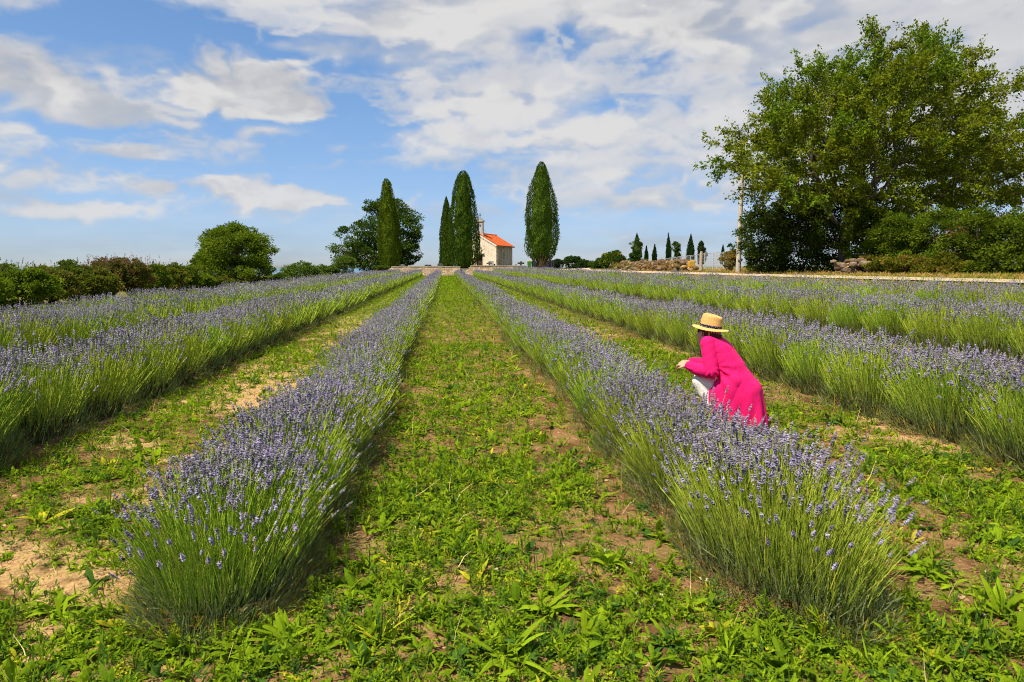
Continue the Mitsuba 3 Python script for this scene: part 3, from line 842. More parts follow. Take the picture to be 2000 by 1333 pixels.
for x0, x1, y0, y1, hf, label in ROWS:
    row = numbered('lavender_row')
    tag(row, label, 'lavender row', 'lavender rows running to the chapel wall')
    ROWX.append((x0, x1, y0, y1))
    y = y0; k_near = k_far = 0
    while y < y1:
        step = rl.uniform(0.92, 1.12)
        x = x0 + (x1 - x0) * (y / 92.0) + rl.normal() * 0.035
        first = y == y0
        s = (rl.uniform(0.95, 1.05) if y < 14 else rl.choice([0.88, 0.95, 1.0, 1.04, 1.08]) * rl.uniform(0.97, 1.03)) * (hf + max(0, 1.0 - hf) * float(sstep(6, 30, y))) * (1 + 0.10 * (float(nz(x * 9, y, 0.35, 6)) - 0.5))
        sw = (rl.uniform(0.95, 1.06) if y < 14 else rl.uniform(0.88, 1.10)) * (1.06 if abs(x0) > 3 else 0.95)
        lod = 0 if y < 6.0 else 1 if y < 15 else 2 if y < 40 else 3
        nm, cnt = LODS[lod][0], LODS[lod][1]
        g = f'{nm}_{int(rl.integers(cnt))}'
        if first and row in ('lavender_row_001', 'lavender_row_002'): g, flip0 = 'lavender_end_' + ('0' if row.endswith('1') else '1'), 1
        else: flip0 = 0
        z = float(soil_z(x, y))
        flip = flip0 or (-1 if rl.random() < 0.5 else 1)
        m = T().translate([float(x), float(y), z - 0.015]).rotate([0, 0, 1], float(rl.normal() * 5 + (180 if flip < 0 else 0))).scale([float(sw * 1.02), float(step / 1.02 * 1.03), float(s)])
        if lod <= 1 and y < 12:
            key = numbered(row + '__bush')
        else:
            k_far += 1
            key = f'{row}__bushes__{k_far:03d}'
        scene[key] = {'type': 'instance', 'shapegroup': {'type': 'ref', 'id': g}, 'to_world': m}
        y += step
    tag(row + '__bushes', kind='stuff')
    for nm in ('flower_spikes', 'stems', 'shoots'):
        tag(f'{row}__bushes__{nm}', kind='stuff')
for key in [k for k in scene if '__bush' in k and '__bushes' not in k]:
    for nm in ('flower_spikes', 'stems', 'shoots'):
        tag(f'{key}__{nm}', kind='stuff')


# ================================================================== WEEDS, GRASS AND LITTER BETWEEN THE ROWS
def row_clear(x, y, margin=0.40):
    ok = np.ones(len(x), bool)
    for x0, x1, y0, y1 in ROWX:
        xr = x0 + (x1 - x0) * (y / 92.0)
        ok &= ~((np.abs(x - xr) < margin) & (y > y0 - 0.45))
    return ok


def in_view(x, y, pad=0.6):
    px = 130.0 / 1333
    t = x / np.maximum(y, 0.1)
    return (t > -0.80 - pad / np.maximum(y, 1)) & (t < 0.99 + pad / np.maximum(y, 1))


def cover(x, y):
    """How thickly the weeds stand: patches, thinner beside the rows and on the sandy spots."""
    c = 0.62 * nz(x, y, 1.1, 51, 4) + 0.38 * nz(x, y, 4.2, 52, 3)
    sandy = np.exp(-((x + 2.15) / 0.55) ** 2) * sstep(3.5, 5.5, y) * sstep(17, 9, y) + 0.7 * np.exp(-((x - 2.6) / 0.45) ** 2) * sstep(30, 8, y)
    edge = np.zeros_like(x)
    for x0, x1, y0, y1 in ROWX:
        xr = x0 + (x1 - x0) * (y / 92.0)
        edge = np.maximum(edge, np.exp(-((np.abs(x - xr) - 0.42) / 0.22) ** 2) * (y > y0 - 0.3))
    return c - 0.12 * sandy - 0.12 * edge + 0.22 * sstep(8, 22, y) + 0.07 * sstep(3.6, 2.4, y)


G_A, G_B, G_Y, G_D = (0.105, 0.205, 0.010), (0.245, 0.375, 0.014), (0.45, 0.45, 0.03), (0.060, 0.140, 0.022)


def rosettes(rng, x, y, size, n_leaf, kind, seg, out):
    """Every plant a rosette: kind 0 broad lance leaves lying out, 1 narrow upright blades, 2 leafy sprouts, 3 clover."""
    N = len(x)
    if N == 0: return
    z = soil_z(x, y)
    n = N * n_leaf
    pid = np.repeat(np.arange(N), n_leaf)
    a = rng.random(n) * 6.283
    if kind == 0:
        el = np.abs(rng.normal(0.55, 0.32, n)); L = size[pid] * rng.uniform(0.6, 1.15, n); W = L * rng.uniform(0.17, 0.30, n); dr_ = -0.45
        base = np.stack([x[pid], y[pid], z[pid]], 1)
    elif kind == 1:
        el = np.clip(rng.normal(1.05, 0.28, n), 0.2, 1.5); L = size[pid] * rng.uniform(0.6, 1.3, n); W = rng.uniform(0.004, 0.009, n) * (1 if seg > 2 else 1.7); dr_ = -0.38
        base = np.stack([x[pid] + rng.normal(size=n) * 0.012, y[pid] + rng.normal(size=n) * 0.012, z[pid]], 1)
    elif kind == 2:
        h = rng.random(n)
        el = np.clip(rng.normal(0.55, 0.3, n) + 0.4 * h, 0.05, 1.4); L = size[pid] * rng.uniform(0.38, 0.62, n) * (1.1 - 0.4 * h); W = L * rng.uniform(0.15, 0.24, n); dr_ = -0.25
        base = np.stack([x[pid] + rng.normal(size=n) * 0.006, y[pid] + rng.normal(size=n) * 0.006, z[pid] + h * size[pid] * 0.75], 1)
    else:
        el = rng.normal(0.15, 0.25, n); L = rng.uniform(0.010, 0.017, n) * (1 if seg > 2 else 1.5); W = L * 0.95; dr_ = 0.0
        rr_ = size[pid] * np.sqrt(rng.random(n))
        base = np.stack([x[pid] + rr_ * np.cos(a * 7.3), y[pid] + rr_ * np.sin(a * 7.3), z[pid] + rng.uniform(0.008, 0.05, n)], 1)
    d = np.stack([np.cos(a) * np.cos(el), np.sin(a) * np.cos(el), np.sin(el)], 1)
    s = np.stack([-np.sin(a), np.cos(a), 0 * a], 1)
    roll = rng.normal(size=(n, 1)) * 0.35
    s = unit(s * np.cos(roll) + np.cross(s, d) * np.sin(roll))
    droop = np.array([0, 0, dr_]) * rng.uniform(0.2, 1.3, (n, 1))
    tone = rng.random((N, 1)); yel = rng.random((N, 1)) < 0.035; dk = rng.random((N, 1)) < 0.16
    c = np.array(G_A) * (1 - tone) + np.array(G_B) * tone
    c = np.where(yel, np.array(G_Y), np.where(dk, np.array(G_D), c))
    c = np.clip(c[pid] * (1 + 0.14 * rng.normal(size=(n, 1))), 0.005, 0.9)
    if kind == 3:
        v, f = diamonds(base, d, s, L, W, 0.05)
        out.add(v.reshape(-1, 3), f, np.repeat(c, 4, 0))
        return
    prof = {4: [(0, 0.30), (0.35, 0.85), (0.65, 1.0), (1, 0)], 3: [(0, 0.35), (0.55, 1.0), (1, 0)], 2: [(0, 0.8), (1, 0.15)]}[seg]
    if kind == 1: prof = {4: [(0, 0.8), (0.4, 1.0), (0.75, 0.7), (1, 0)], 3: [(0, 0.9), (0.55, 0.9), (1, 0)], 2: [(0, 1), (1, 0.1)]}[seg]
    v, f = ribbons(base, d, s, L, W, prof, droop=droop, fold=0.16 if (kind != 1 and seg >= 4) else 0.0)
    out.add(v.reshape(-1, 3), f, np.repeat(c, v.shape[1], 0))
    if kind == 2 and seg >= 3:
        b = np.stack([x, y, z], 1)
        dd = unit(np.stack([rng.normal(size=N) * 0.15, rng.normal(size=N) * 0.15, np.ones(N)], 1))
        v, f = ribbons(b, dd, side_of(dd, rng), size * 0.85, np.full(N, 0.004), [(0, 1), (1, 0.6)])
        out.add(v.reshape(-1, 3), f, np.repeat(np.array([[0.16, 0.20, 0.04]]).repeat(N, 0), v.shape[1], 0))


def scatter(rng, n, y0, y1, thresh, soft=0.12):
    """Points on the open ground between two distances, even per square metre."""
    y = np.sqrt(rng.uniform(y0 ** 2, y1 ** 2, n)) if y1 < 30 else rng.uniform(y0, y1, n)
    x = y * rng.uniform(-0.82, 1.02, n) if y1 < 30 else rng.uniform(-5.6, 4.6, n)
    ok = in_view(x, y) & row_clear(x, y, 0.34)
    x, y = x[ok], y[ok]
    keep = rng.random(len(x)) < np.clip((cover(x, y) - thresh) / soft, 0.26, 1)
    return x[keep], y[keep]


rg = np.random.default_rng(2024)
weeds, grass, clover = MB(), MB(), MB()
# near ground
for n, kind, th, sz, nl, dest in ((4700, 0, 0.40, (0.045, 0.125), 9, weeds), (4700, 2, 0.39, (0.055, 0.14), 11, weeds), (5600, 1, 0.40, (0.04, 0.12), 7, grass), (2000, 3, 0.41, (0.05, 0.11), 34, clover)):
    x, y = scatter(rg, n, 1.9, 5.2, th)
    rosettes(rg, x, y, rg.uniform(*sz, len(x)) * rg.choice([0.55, 0.8, 1.05, 1.4], len(x), p=[.3, .35, .25, .10]), nl, kind, 4 if kind == 0 else 3, dest)
for n, kind, th, sz, nl, dest in ((11500, 0, 0.31, (0.05, 0.13), 7, weeds), (11500, 2, 0.31, (0.06, 0.14), 7, weeds), (11500, 1, 0.31, (0.05, 0.13), 6, grass), (4000, 3, 0.34, (0.06, 0.14), 16, clover)):
    x, y = scatter(rg, n, 5.2, 13, th)
    rosettes(rg, x, y, rg.uniform(*sz, len(x)) * rg.choice([0.7, 1, 1.4], len(x)), nl, kind, 3 if kind < 2 else 2, dest)
for n, kind, th, sz, nl, dest in ((27000, 0, 0.27, (0.07, 0.145), 5, weeds), (20000, 1, 0.27, (0.07, 0.15), 6, grass)):
    x, y = scatter(rg, n, 13, 29.9, th)
    rosettes(rg, x, y, rg.uniform(*sz, len(x)) * 1.1, nl, kind, 2, dest)
for n, kind, th, sz, nl, dest in ((27000, 0, 0.24, (0.12, 0.22), 4, weeds), (9000, 1, 0.24, (0.10, 0.2), 5, grass)):
    x, y = scatter(rg, n, 29, 92.5, th)
    rosettes(rg, x, y, rg.uniform(*sz, len(x)), nl, kind, 2, dest)
weeds.put('weeds', 'leaf_skin'); tag('weeds', 'green broad-leaved weeds sprouting between the lavender rows', 'weeds', kind='stuff')
grass.put('grass', 'leaf_skin'); tag('grass', 'thin green grass blades on the strips between the rows', 'grass', kind='stuff')
clover.put('clover', 'leaf_skin'); tag('clover', 'low clover leaves carpeting the ground between the rows', 'clover', kind='stuff')

# dry straw and plant litter on the soil
lit = MB()
for n, y0, y1, w in ((16000, 1.9, 5.2, 0.0022), (14000, 5.2, 13, 0.004)):
    y = np.sqrt(rg.uniform(y0 ** 2, y1 ** 2, n)); x = y * rg.uniform(-0.82, 1.02, n)
    keep = rg.random(n) < np.clip((0.62 - cover(x, y)) / 0.25, 0.05, 1)
    x, y = x[keep], y[keep]; n = len(x)
    a = rg.random(n) * 6.283; el = np.abs(rg.normal(0.0, 0.16, n))
    d = np.stack([np.cos(a) * np.cos(el), np.sin(a) * np.cos(el), np.sin(el)], 1)
    v, f = ribbons(np.stack([x, y, soil_z(x, y) + rg.uniform(0.002, 0.014, n)], 1), d, side_of(d, rg), rg.uniform(0.03, 0.11, n), np.full(n, w), [(0, 1), (1, 0.5)])
    lit.add(v.reshape(-1, 3), f, percol(rg, n, 4, (0.26, 0.15, 0.07), (0.52, 0.36, 0.19), 0.15))
n = 1500
y = np.sqrt(rg.uniform(1.9 ** 2, 14 ** 2, n)); x = y * rg.uniform(-0.82, 1.02, n)
k_ = row_clear(x, y, 0.34); x, y = x[k_], y[k_]; n = len(x)
d = unit(rg.normal(size=(n, 3)) * [0.5, 0.5, 0.1] + [0, 0, 0.75])
v, f = ribbons(np.stack([x, y, soil_z(x, y)], 1), d, side_of(d, rg), rg.uniform(0.06, 0.19, n), rg.uniform(0.0018, 0.004, n) * (1 + y / 9), [(0, 1), (.5, .9), (1, 0.3)], droop=rg.normal(size=(n, 3)) * 0.25)
lit.add(v.reshape(-1, 3), f, percol(rg, n, v.shape[1], (0.34, 0.25, 0.11), (0.55, 0.45, 0.22), 0.15))
lit.put('straw_litter', 'matt'); tag('straw_litter', 'dry brown straw lying on the soil', 'straw', kind='stuff')

# clods and pebbles
cl = MB()
n = 2600
y = np.sqrt(rg.uniform(1.9 ** 2, 9 ** 2, n)); x = y * rg.uniform(-0.82, 1.02, n)
for xx, yy in zip(x, y):
    r = rg.uniform(0.003, 0.011) * (1 + yy / 9) * (2.0 if rg.random() < 0.05 else 1)
    m_ = trimesh.creation.icosahedron()
    v = m_.vertices * rg.uniform(0.6, 1.3, (12, 1)) * r * [1, 1, 0.6]
    cl.add(v + [xx, yy, float(ground_z(xx, yy)) + 0.0], m_.faces, np.array([0.34, 0.22, 0.12]) * rg.uniform(0.6, 1.4))
v_, f_, c_ = cl.arrays()
v_[:, 2] += np.repeat(soil_z(x, y) - ground_z(x, y), 12)
scene['soil_clods'] = mikit.ply((v_, f_), 'matt', color=c_); tag('soil_clods', 'small crumbs of dry soil', 'soil', kind='stuff')

# white clover heads (near right and middle)
heads = MB()
for px, py in ((1180, 1142), (1232, 1168), (1205, 1163), (1258, 1185), (1062, 1255), (1275, 1250), (1290, 1245), (1530, 1040), (1918, 1215), (1930, 1230), (1905, 1280), (1950, 1275), (1985, 1308), (1915, 1305), (1960, 1260), (1825, 1320),
               (1365, 1205), (1378, 1208), (1120, 895), (970, 1165), (1270, 1178), (925, 890), (1555, 1018), (1700, 1020), (1240, 1230), (1218, 1305)):
    dpt = 1.5 * 1333 / (py - 521.0)
    p = at(px, py, dpt); b = np.array([p[0], p[1], float(soil_z(p[0], p[1]))])
    hh = rg.uniform(0.03, 0.075)
    v, f = tube([b, b + [rg.normal() * .008, rg.normal() * .008, hh]], 0.0013, 3)
    heads.add(v, f, (0.16, 0.22, 0.04))
    for _ in range(26):
        dd = unit(rg.normal(size=(1, 3)) + [0, 0, 0.35])
        v, f = diamonds(b[None] + [0, 0, hh], dd, side_of(dd.copy(), rg), np.array([rg.uniform(.007, .011)]), np.array([0.0045]))
        heads.add(v.reshape(-1, 3), f, np.array([0.72, 0.64, 0.52]) * rg.uniform(0.75, 1.1))
heads.put('clover_flowers', 'matt'); tag('clover_flowers', 'small white clover flower heads among the weeds', 'clover flowers', kind='stuff')


# single weeds that stand out
def big_weed(name, px, py, n, size, wid, el, droop, label, cat, tone=0.5, wavy=0.0, seed=0):
    rng = np.random.default_rng(seed + 500)
    key = numbered(name)
    dpt = 1.5 * 1333 / (py - 521.0)
    p = at(px, py, dpt); b = np.array([p[0], p[1], float(soil_z(p[0], p[1]))])
    a = rng.random(n) * 6.283
    e = np.clip(rng.normal(el, 0.22, n), 0.05, 1.45)
    d = np.stack([np.cos(a) * np.cos(e), np.sin(a) * np.cos(e), np.sin(e)], 1)
    s = np.stack([-np.sin(a), np.cos(a), 0 * a], 1)
    L = size * rng.uniform(0.55, 1.1, n)
    c0 = np.array(G_A) * (1 - tone) + np.array(G_B) * tone
    ts = np.linspace(0, 1, 7)
    ws = np.sin(np.pi * np.clip(ts, 0, 1) ** 0.8) * (1 + wavy * np.array([0, -.35, .3, -.3, .3, -.2, 0])) + np.array([.3, .1, 0, 0, 0, 0, 0])
    ws[-1] = 0
    for i in range(n):
        v, f = ribbons(b[None] + rng.normal(size=(1, 3)) * [.006, .006, 0], d[i:i + 1], s[i:i + 1], L[i:i + 1], np.array([wid * rng.uniform(.7, 1.2)]), list(zip(ts, ws)),
                       droop=np.array([[0, 0, -droop * rng.uniform(.5, 1.3)]]), fold=0.18)
        MB().add(v.reshape(-1, 3), f, np.clip(c0 * rng.uniform(.8, 1.25), 0, 1)).put(numbered(key + '__leaf'), 'waxy_leaf')
    tag(key, label, cat)


big_weed('grass_tuft', 1085, 955, 26, 0.21, 0.010, 1.05, 0.35, 'tall dark grass tuft in the middle of the grass strip', 'grass tuft', 0.2, seed=1)
big_weed('weed_rosette', 985, 1020, 22, 0.19, 0.022, 0.55, 0.35, 'bluish green weed rosette in the middle strip left of the grass tuft', 'weed', 0.1, seed=2)
big_weed('weed_rosette', 1188, 1150, 7, 0.26, 0.055, 0.95, 0.75, 'weed with one large curled pale leaf near the right row end', 'weed', 0.9, seed=3)
big_weed('weed_rosette', 1065, 1235, 13, 0.20, 0.042, 0.55, 0.35, 'broad bright weed with jagged leaves in the middle foreground', 'weed', 0.8, 0.8, seed=4)
big_weed('weed_rosette', 985, 1333, 11, 0.27, 0.030, 0.75, 0.35, 'long-leaved weed at the bottom middle of the picture', 'weed', 0.7, seed=5)
big_weed('weed_rosette', 560, 1270, 17, 0.20, 0.030, 0.55, 0.30, 'leafy weed in front of the left lavender row end', 'weed', 0.6, seed=6)
big_weed('weed_rosette', 1800, 1190, 13, 0.24, 0.045, 0.65, 0.45, 'broad-leaved weed right of the right lavender row end', 'weed', 0.45, 0.3, seed=7)
big_weed('weed_rosette', 1945, 1290, 9, 0.24, 0.050, 0.8, 0.35, 'weed with one large oval leaf in the bottom right corner', 'weed', 0.7, seed=8)
big_weed('weed_rosette', 1760, 978, 20, 0.20, 0.020, 0.85, 0.35, 'upright weed beside the row behind the woman', 'weed', 0.3, seed=9)
big_weed('grass_tuft', 1620, 960, 22, 0.22, 0.012, 0.7, 0.5, 'spreading grass tuft right of the near right row', 'grass tuft', 0.4, seed=10)
big_weed('weed_rosette', 110, 1185, 15, 0.19, 0.034, 0.6, 0.35, 'broad-leaved weed at the left edge of the foreground', 'weed', 0.6, seed=11)
big_weed('weed_rosette', 180, 990, 20, 0.22, 0.020, 0.8, 0.5, 'long bladed weed between the two left rows', 'weed', 0.55, seed=12)
big_weed('weed_rosette', 900, 1105, 15, 0.16, 0.026, 0.8, 0.3, 'upright leafy weed right of the left row end', 'weed', 0.65, seed=13)
# fallen orange leaf
p = at(352, 1283, 1.5 * 1333 / (1283 - 521.0)); b = np.array([[p[0], p[1], float(soil_z(p[0], p[1])) + 0.012]])
d = unit(np.array([[0.5, 0.6, 0.35]]))
v, f = ribbons(b, d, np.array([[0.77, -0.64, 0.0]]), np.array([0.045]), np.array([0.03]), [(0, .2), (.3, .9), (.65, 1), (1, 0)], droop=np.array([[0, 0, -.5]]), fold=-0.2)
MB().add(v.reshape(-1, 3), f, (0.52, 0.20, 0.09)).put('fallen_leaf', 'matt'); tag('fallen_leaf', 'curled orange dead leaf on the soil by the left row end', 'leaf')


# ================================================================== TREES AND SHRUBS
BARK = (0.16, 0.125, 0.09)
LG_A, LG_B = (0.030, 0.075, 0.010), (0.075, 0.145, 0.018)


def limb(p0, p1, r0, r1, rng, n=6, sag=0.06, sides=6):
    p0, p1 = np.asarray(p0, float), np.asarray(p1, float)
    t = np.linspace(0, 1, n)[:, None]
    L = np.linalg.norm(p1 - p0)
    w = rng.normal(size=3) * L * sag
    pts = p0 + (p1 - p0) * t + np.sin(np.pi * t) * w + np.array([0, 0, L * 0.10]) * np.sin(np.pi * t)
    return tube(pts, np.linspace(r0, r1, n), sides)


def broadleaf(name, base, lobes, n_clump, n_leaf, leaf, ca, cb, label, cat, seed, trunk_r=0.15, group=None, clump=0.20, third=None, p3=0.0, shrub=False, spiky=0.0, tight=0.75):
    """A tree or shrub: trunk and limbs, and leaf clumps through the lobes of its crown. lobes = [(centre, (rx, ry, rz))]."""
    rng = np.random.default_rng(seed)
    key = numbered(name)
    base = np.asarray(base, float)
    cr, lv = MB(), MB()
    vol = np.array([r[0] * r[1] * r[2] for _, r in lobes]) ** (2 / 3)
    pick = rng.choice(len(lobes), n_clump, p=vol / vol.sum())
    C = np.array([np.asarray(c, float) for c, _ in lobes])[pick]; R = np.array([r for _, r in lobes], float)[pick]
    dd = rand_dirs(rng, n_clump)
    dd[:, 2] = np.where((dd[:, 2] < -0.35) & (rng.random(n_clump) < 0.5), -dd[:, 2], dd[:, 2])
    rad = rng.uniform(0.42, 1.0, n_clump) ** 0.55
    cc = C + dd * R * rad[:, None] * (0.80 + 0.30 * meshkit.fbm(dd * 1.7 + pick[:, None] * 7, 3, seed))[:, None] * 1.04
    cc[:, 2] = np.maximum(cc[:, 2], base[2] + 0.12)
    csz = R.mean(1) * clump * rng.uniform(0.65, 1.35, n_clump)
    n = n_clump * n_leaf
    cid = np.repeat(np.arange(n_clump), n_leaf)
    ld = rand_dirs(rng, n)
    ld[:, 2] *= 0.75
    rr_ = rng.uniform(0.15, 1.0, n) ** 0.5
    pos = cc[cid] + ld * (csz[cid] * rr_)[:, None] * [1, 1, tight]
    pos[:, 2] = np.maximum(pos[:, 2], base[2] + 0.02)
    outw = unit(pos - C[cid] + 1e-6)
    d = unit(ld * 0.8 + outw * 0.6 + rng.normal(size=(n, 3)) * 0.45 + np.array([0, 0, -0.05 + spiky]))
    s = side_of(d, rng)
    L = leaf * rng.uniform(0.65, 1.3, n)
    v, f = diamonds(pos, d, s, L, L * rng.uniform(0.45, 0.7, n), 0.06)
    tone = np.clip(rng.random((n_clump, 1)) * 0.7 + 0.15, 0, 1)[cid] + 0.25 * (rng.random((n, 1)) - 0.5)
    col = np.array(ca) * (1 - tone) + np.array(cb) * tone
    if third is not None:
        k3 = (rng.random((n_clump, 1)) < p3)[cid] & (rng.random((n, 1)) < 0.75)
        col = np.where(k3, np.array(third), col)
    col = np.clip(col * (1 + 0.13 * rng.normal(size=(n, 1))), 0.004, 0.9)
    lv.add(v.reshape(-1, 3), f, np.repeat(col, 4, 0))
    # limbs
    fork = base + np.array([0, 0, (min(c[2] - r[2] for c, r in lobes) - base[2]) * 0.8 + (0.25 if shrub else 0.5)])
    if not shrub:
        v, f = limb(base - [0, 0, 0.1], fork, trunk_r, trunk_r * 0.8, rng, 4, 0.02, 8); cr.add(v, f, BARK)
    for c, r in lobes:
        hub = np.asarray(c, float) - [0, 0, r[2] * 0.35]
        v, f = limb(fork if not shrub else base - [0, 0, .05], hub, trunk_r * 0.7, trunk_r * 0.4, rng); cr.add(v, f, BARK)
    for i in range(0, n_clump, 2 if not shrub else 3):
        hub = C[i] - [0, 0, R[i][2] * 0.35]
        v, f = limb(hub, cc[i], trunk_r * 0.32, trunk_r * 0.07, rng, 4, 0.08, 4); cr.add(v, f, BARK)
    cr.put(key + ('__stems' if shrub else '__trunk'), 'matt', True)
    if shrub: tag(key + '__stems', kind='stuff')
    lv.put(key + '__crown', 'leaf_skin'); tag(key + '__crown', kind='stuff')
    tag(key, label, cat, group)
    return key


def cypress(name, px, d, top_py, base_py, wpx, label, seed, group=None, flare=0.0, n=5200, spray=0.42, lean=0.0, profile=None, ca=(0.034, 0.080, 0.010), cb=(0.100, 0.170, 0.018), asym=0.0, grounded=None):
    rng = np.random.default_rng(seed)
    key = numbered(name)
    b = at(px, base_py, d)
    if grounded is not None: b[2] = grounded
    top = at(px, top_py, d)[2]
    H = top - b[2]; W = wpx / 1333.0 * d / 2
    t = np.linspace(0, 1, 40)
    if profile is None:
        profile = [(0, 0.55), (0.05, 0.82), (0.2, 1.0), (0.45, 0.97), (0.7, 0.70), (0.88, 0.36), (0.97, 0.14), (1, 0.02)]
    pt, pw = np.array(profile).T
    rad = lambda tt: np.interp(tt, pt, pw) * W
    # sprays over the column, upright and ridged
    tt = 1 - np.sqrt(rng.random(n)) * 0.985 if False else rng.random(n) ** 0.9
    keep = rng.random(n) < (0.25 + 0.75 * np.interp(tt, pt, pw)); tt = tt[keep]; n = len(tt)
    a = rng.random(n) * 6.283
    ridge = meshkit.fbm(np.stack([np.cos(a) * 2.8, np.sin(a) * 2.8, tt * H * 0.42], -1), 4, seed)
    stray = np.where(rng.random(n) < 0.03, rng.uniform(1.04, 1.22, n), 1.0)
    lump = meshkit.noise(np.stack([np.cos(a) * 1.1, np.sin(a) * 1.1, tt * 3.2], -1), seed + 3)
    r = rad(tt) * (0.60 + 0.82 * ridge + 0.30 * (lump - 0.5)) * (1 - 0.22 * rng.random(n) ** 2) * (1 + asym * np.cos(a) * np.sin(tt * 5)) * stray
    cx = lean * H * tt ** 2
    pos = np.stack([b[0] + cx + np.cos(a) * r, b[1] + np.sin(a) * r, b[2] + tt * H * 0.975], 1)
    o = np.stack([np.cos(a), np.sin(a), 0 * a], 1)
    dd = unit(o * rng.uniform(0.15, 0.75, (n, 1)) + np.array([0, 0, 1.0]) + rng.normal(size=(n, 3)) * 0.22)
    s = side_of(dd, rng)
    L = spray * rng.uniform(0.6, 1.25, n) * (0.65 + 0.35 * np.interp(tt, pt, pw)); Wd = L * rng.uniform(0.24, 0.40, n)
    v, f = diamonds(pos - dd * (L * 0.45)[:, None], dd, s, L, Wd, 0.08)
    tone = np.clip(1.6 * (ridge - 0.32) + 0.35 * (rng.random(n) - 0.5), 0, 1)[:, None]
    tone = rng.random((n, 1)) * 0.55 + 0.45 * rng.random((n, 1))
    col = np.clip((np.array(ca) * (1 - tone) + np.array(cb) * tone) * (1 + 0.15 * rng.normal(size=(n, 1))), 0.004, 0.9)
    MB().add(v.reshape(-1, 3), f, np.repeat(col, 4, 0)).put(key + '__crown', 'leaf_skin'); tag(key + '__crown', kind='stuff')
    # inner boughs that fill the column
    th = np.linspace(0, 2 * np.pi, 13)[:-1]
    tv = np.linspace(0.0 if flare == 0 else 0.05, 0.96, 18)
    core = []
    for q_ in tv:
        rr_ = rad(q_) * 0.66
        core.append(np.stack([b[0] + lean * H * q_ ** 2 + np.cos(th) * rr_, b[1] + np.sin(th) * rr_, np.full(12, b[2] + q_ * H * 0.975)], 1))
    core = np.array(core); v = core.reshape(-1, 3)
    f = []
    for i in range(len(tv) - 1):
        for j in range(12):
            p, q2, r2, s2 = i * 12 + j, i * 12 + (j + 1) % 12, (i + 1) * 12 + (j + 1) % 12, (i + 1) * 12 + j
            f += [(p, q2, r2), (p, r2, s2)]
    v = v + rng.normal(size=v.shape) * 0.05 * W
    MB().add(v, f, (np.array(ca) + np.array(cb)) / 2).put(key + '__inner_boughs', 'matt')
    tr = MB()
    if flare:
        for k in range(16):
            an = k / 16 * 6.283 + rng.normal() * 0.15
            r1 = rad(0.14) * rng.uniform(0.45, 0.98)
            p0 = b + [math.cos(an) * 0.28, math.sin(an) * 0.28, -0.1]; p1 = b + [math.cos(an) * r1, math.sin(an) * r1, H * rng.uniform(0.11, 0.16)]
            v, f = limb(p0, p1, 0.17, 0.07, rng, 5, 0.03, 6); tr.add(v, f, np.array([0.20, 0.145, 0.10]) * rng.uniform(0.75, 1.2))
        v, f = tube([b - [0, 0, .1], b + [0, 0, H * 0.04], b + [0, 0, H * 0.12]], [0.55, 0.42, 0.5], 10); tr.add(v, f, (0.20, 0.15, 0.105))
    else:
        v, f = tube([b - [0, 0, .1], b + [lean * H * 0.25, 0, H * 0.5], b + [lean * H * 0.6, 0, H * 0.8]], [W * 0.16 + 0.05, W * 0.1 + 0.03, 0.03], 7); tr.add(v, f, BARK)
    tr.put(key + '__trunk', 'matt', True)
    tag(key, label, 'cypress tree', group)


TER = 1.25
cypress('cypress_tree', 762, 97.6, 345, 523, 43, 'slim tall cypress in front of the broad trees, left end of the wall', 1, n=13000, spray=0.31, lean=-0.024, profile=[(0, .60), (.07, .93), (.21, 1.0), (.43, .97), (.57, .86), (.71, .64), (.79, .57), (.93, .38), (.97, .27), (1, .1)], ca=(0.055, 0.105, 0.008), cb=(0.135, 0.195, 0.014), grounded=TER - 0.2)
cypress('cypress_tree', 873, 99.5, 381, 519, 28, 'narrow cypress close on the left of the big middle cypress', 2, n=8500, spray=0.31, profile=[(0, .85), (.1, 1.0), (.4, .95), (.65, .75), (.85, .45), (.95, .2), (1, .03)], grounded=TER)
cypress('cypress_tree', 906, 95.9, 329, 524, 55, 'big dense cypress over the gap in the wall, left of the chapel', 3, n=17000, spray=0.31, profile=[(0, .35), (.04, .75), (.12, .95), (.2, 1.0), (.31, .97), (.45, .92), (.59, .86), (.72, .77), (.86, .62), (.93, .46), (.97, .31), (1, .10)], grounded=1.05)
cypress('cypress_tree', 1057, 96.5, 311, 528, 65, 'wide cypress with a bare flared trunk beside the wheelie bins', 4, n=18500, spray=0.31, flare=1.0, asym=0.05,
        profile=[(0, 0.0), (.075, 0.06), (.10, .50), (.13, .78), (.18, .93), (.24, .99), (.36, 1.0), (.48, .96), (.60, .86), (.68, .74), (.78, .63), (.90, .42), (.96, .27), (1, .09)])
far = ((1243, 84, 455, 512, 17, 'small cypress wrapped in climbing leaves at the left end of the rubble wall'), (1262, 92, 480, 512, 7, 'tiny cypress, first of the pair left of the slim far ones'),
       (1278, 92, 477, 512, 8, 'tiny cypress, second of the pair behind the rubble wall'), (1305.5, 88, 454, 513, 10, 'slim far cypress in the middle behind the rubble wall'),
       (1348, 84, 456, 514, 15, 'far cypress left of the wooden post, behind the yellow block'), (1411, 86, 478, 516, 8, 'lone small cypress behind the fence gate'))
for k, (px, d, t_, b_, w_, lab) in enumerate(far):
    cypress('cypress_tree', px, d, t_, b_, w_, lab, 20 + k, n=1500, spray=0.34, lean=(-0.03 if k == 3 else 0.0), profile=[(0, .9), (.15, 1.0), (.4, .92), (.6, .66), (.8, .36), (.92, .16), (1, .02)], ca=(0.016, 0.045, 0.012), cb=(0.045, 0.09, 0.02))


def gp(px, d, dz=0.0):
    p = at(px, 520, d); return np.array([p[0], p[1], float(ground_z(p[0], p[1])) + dz])


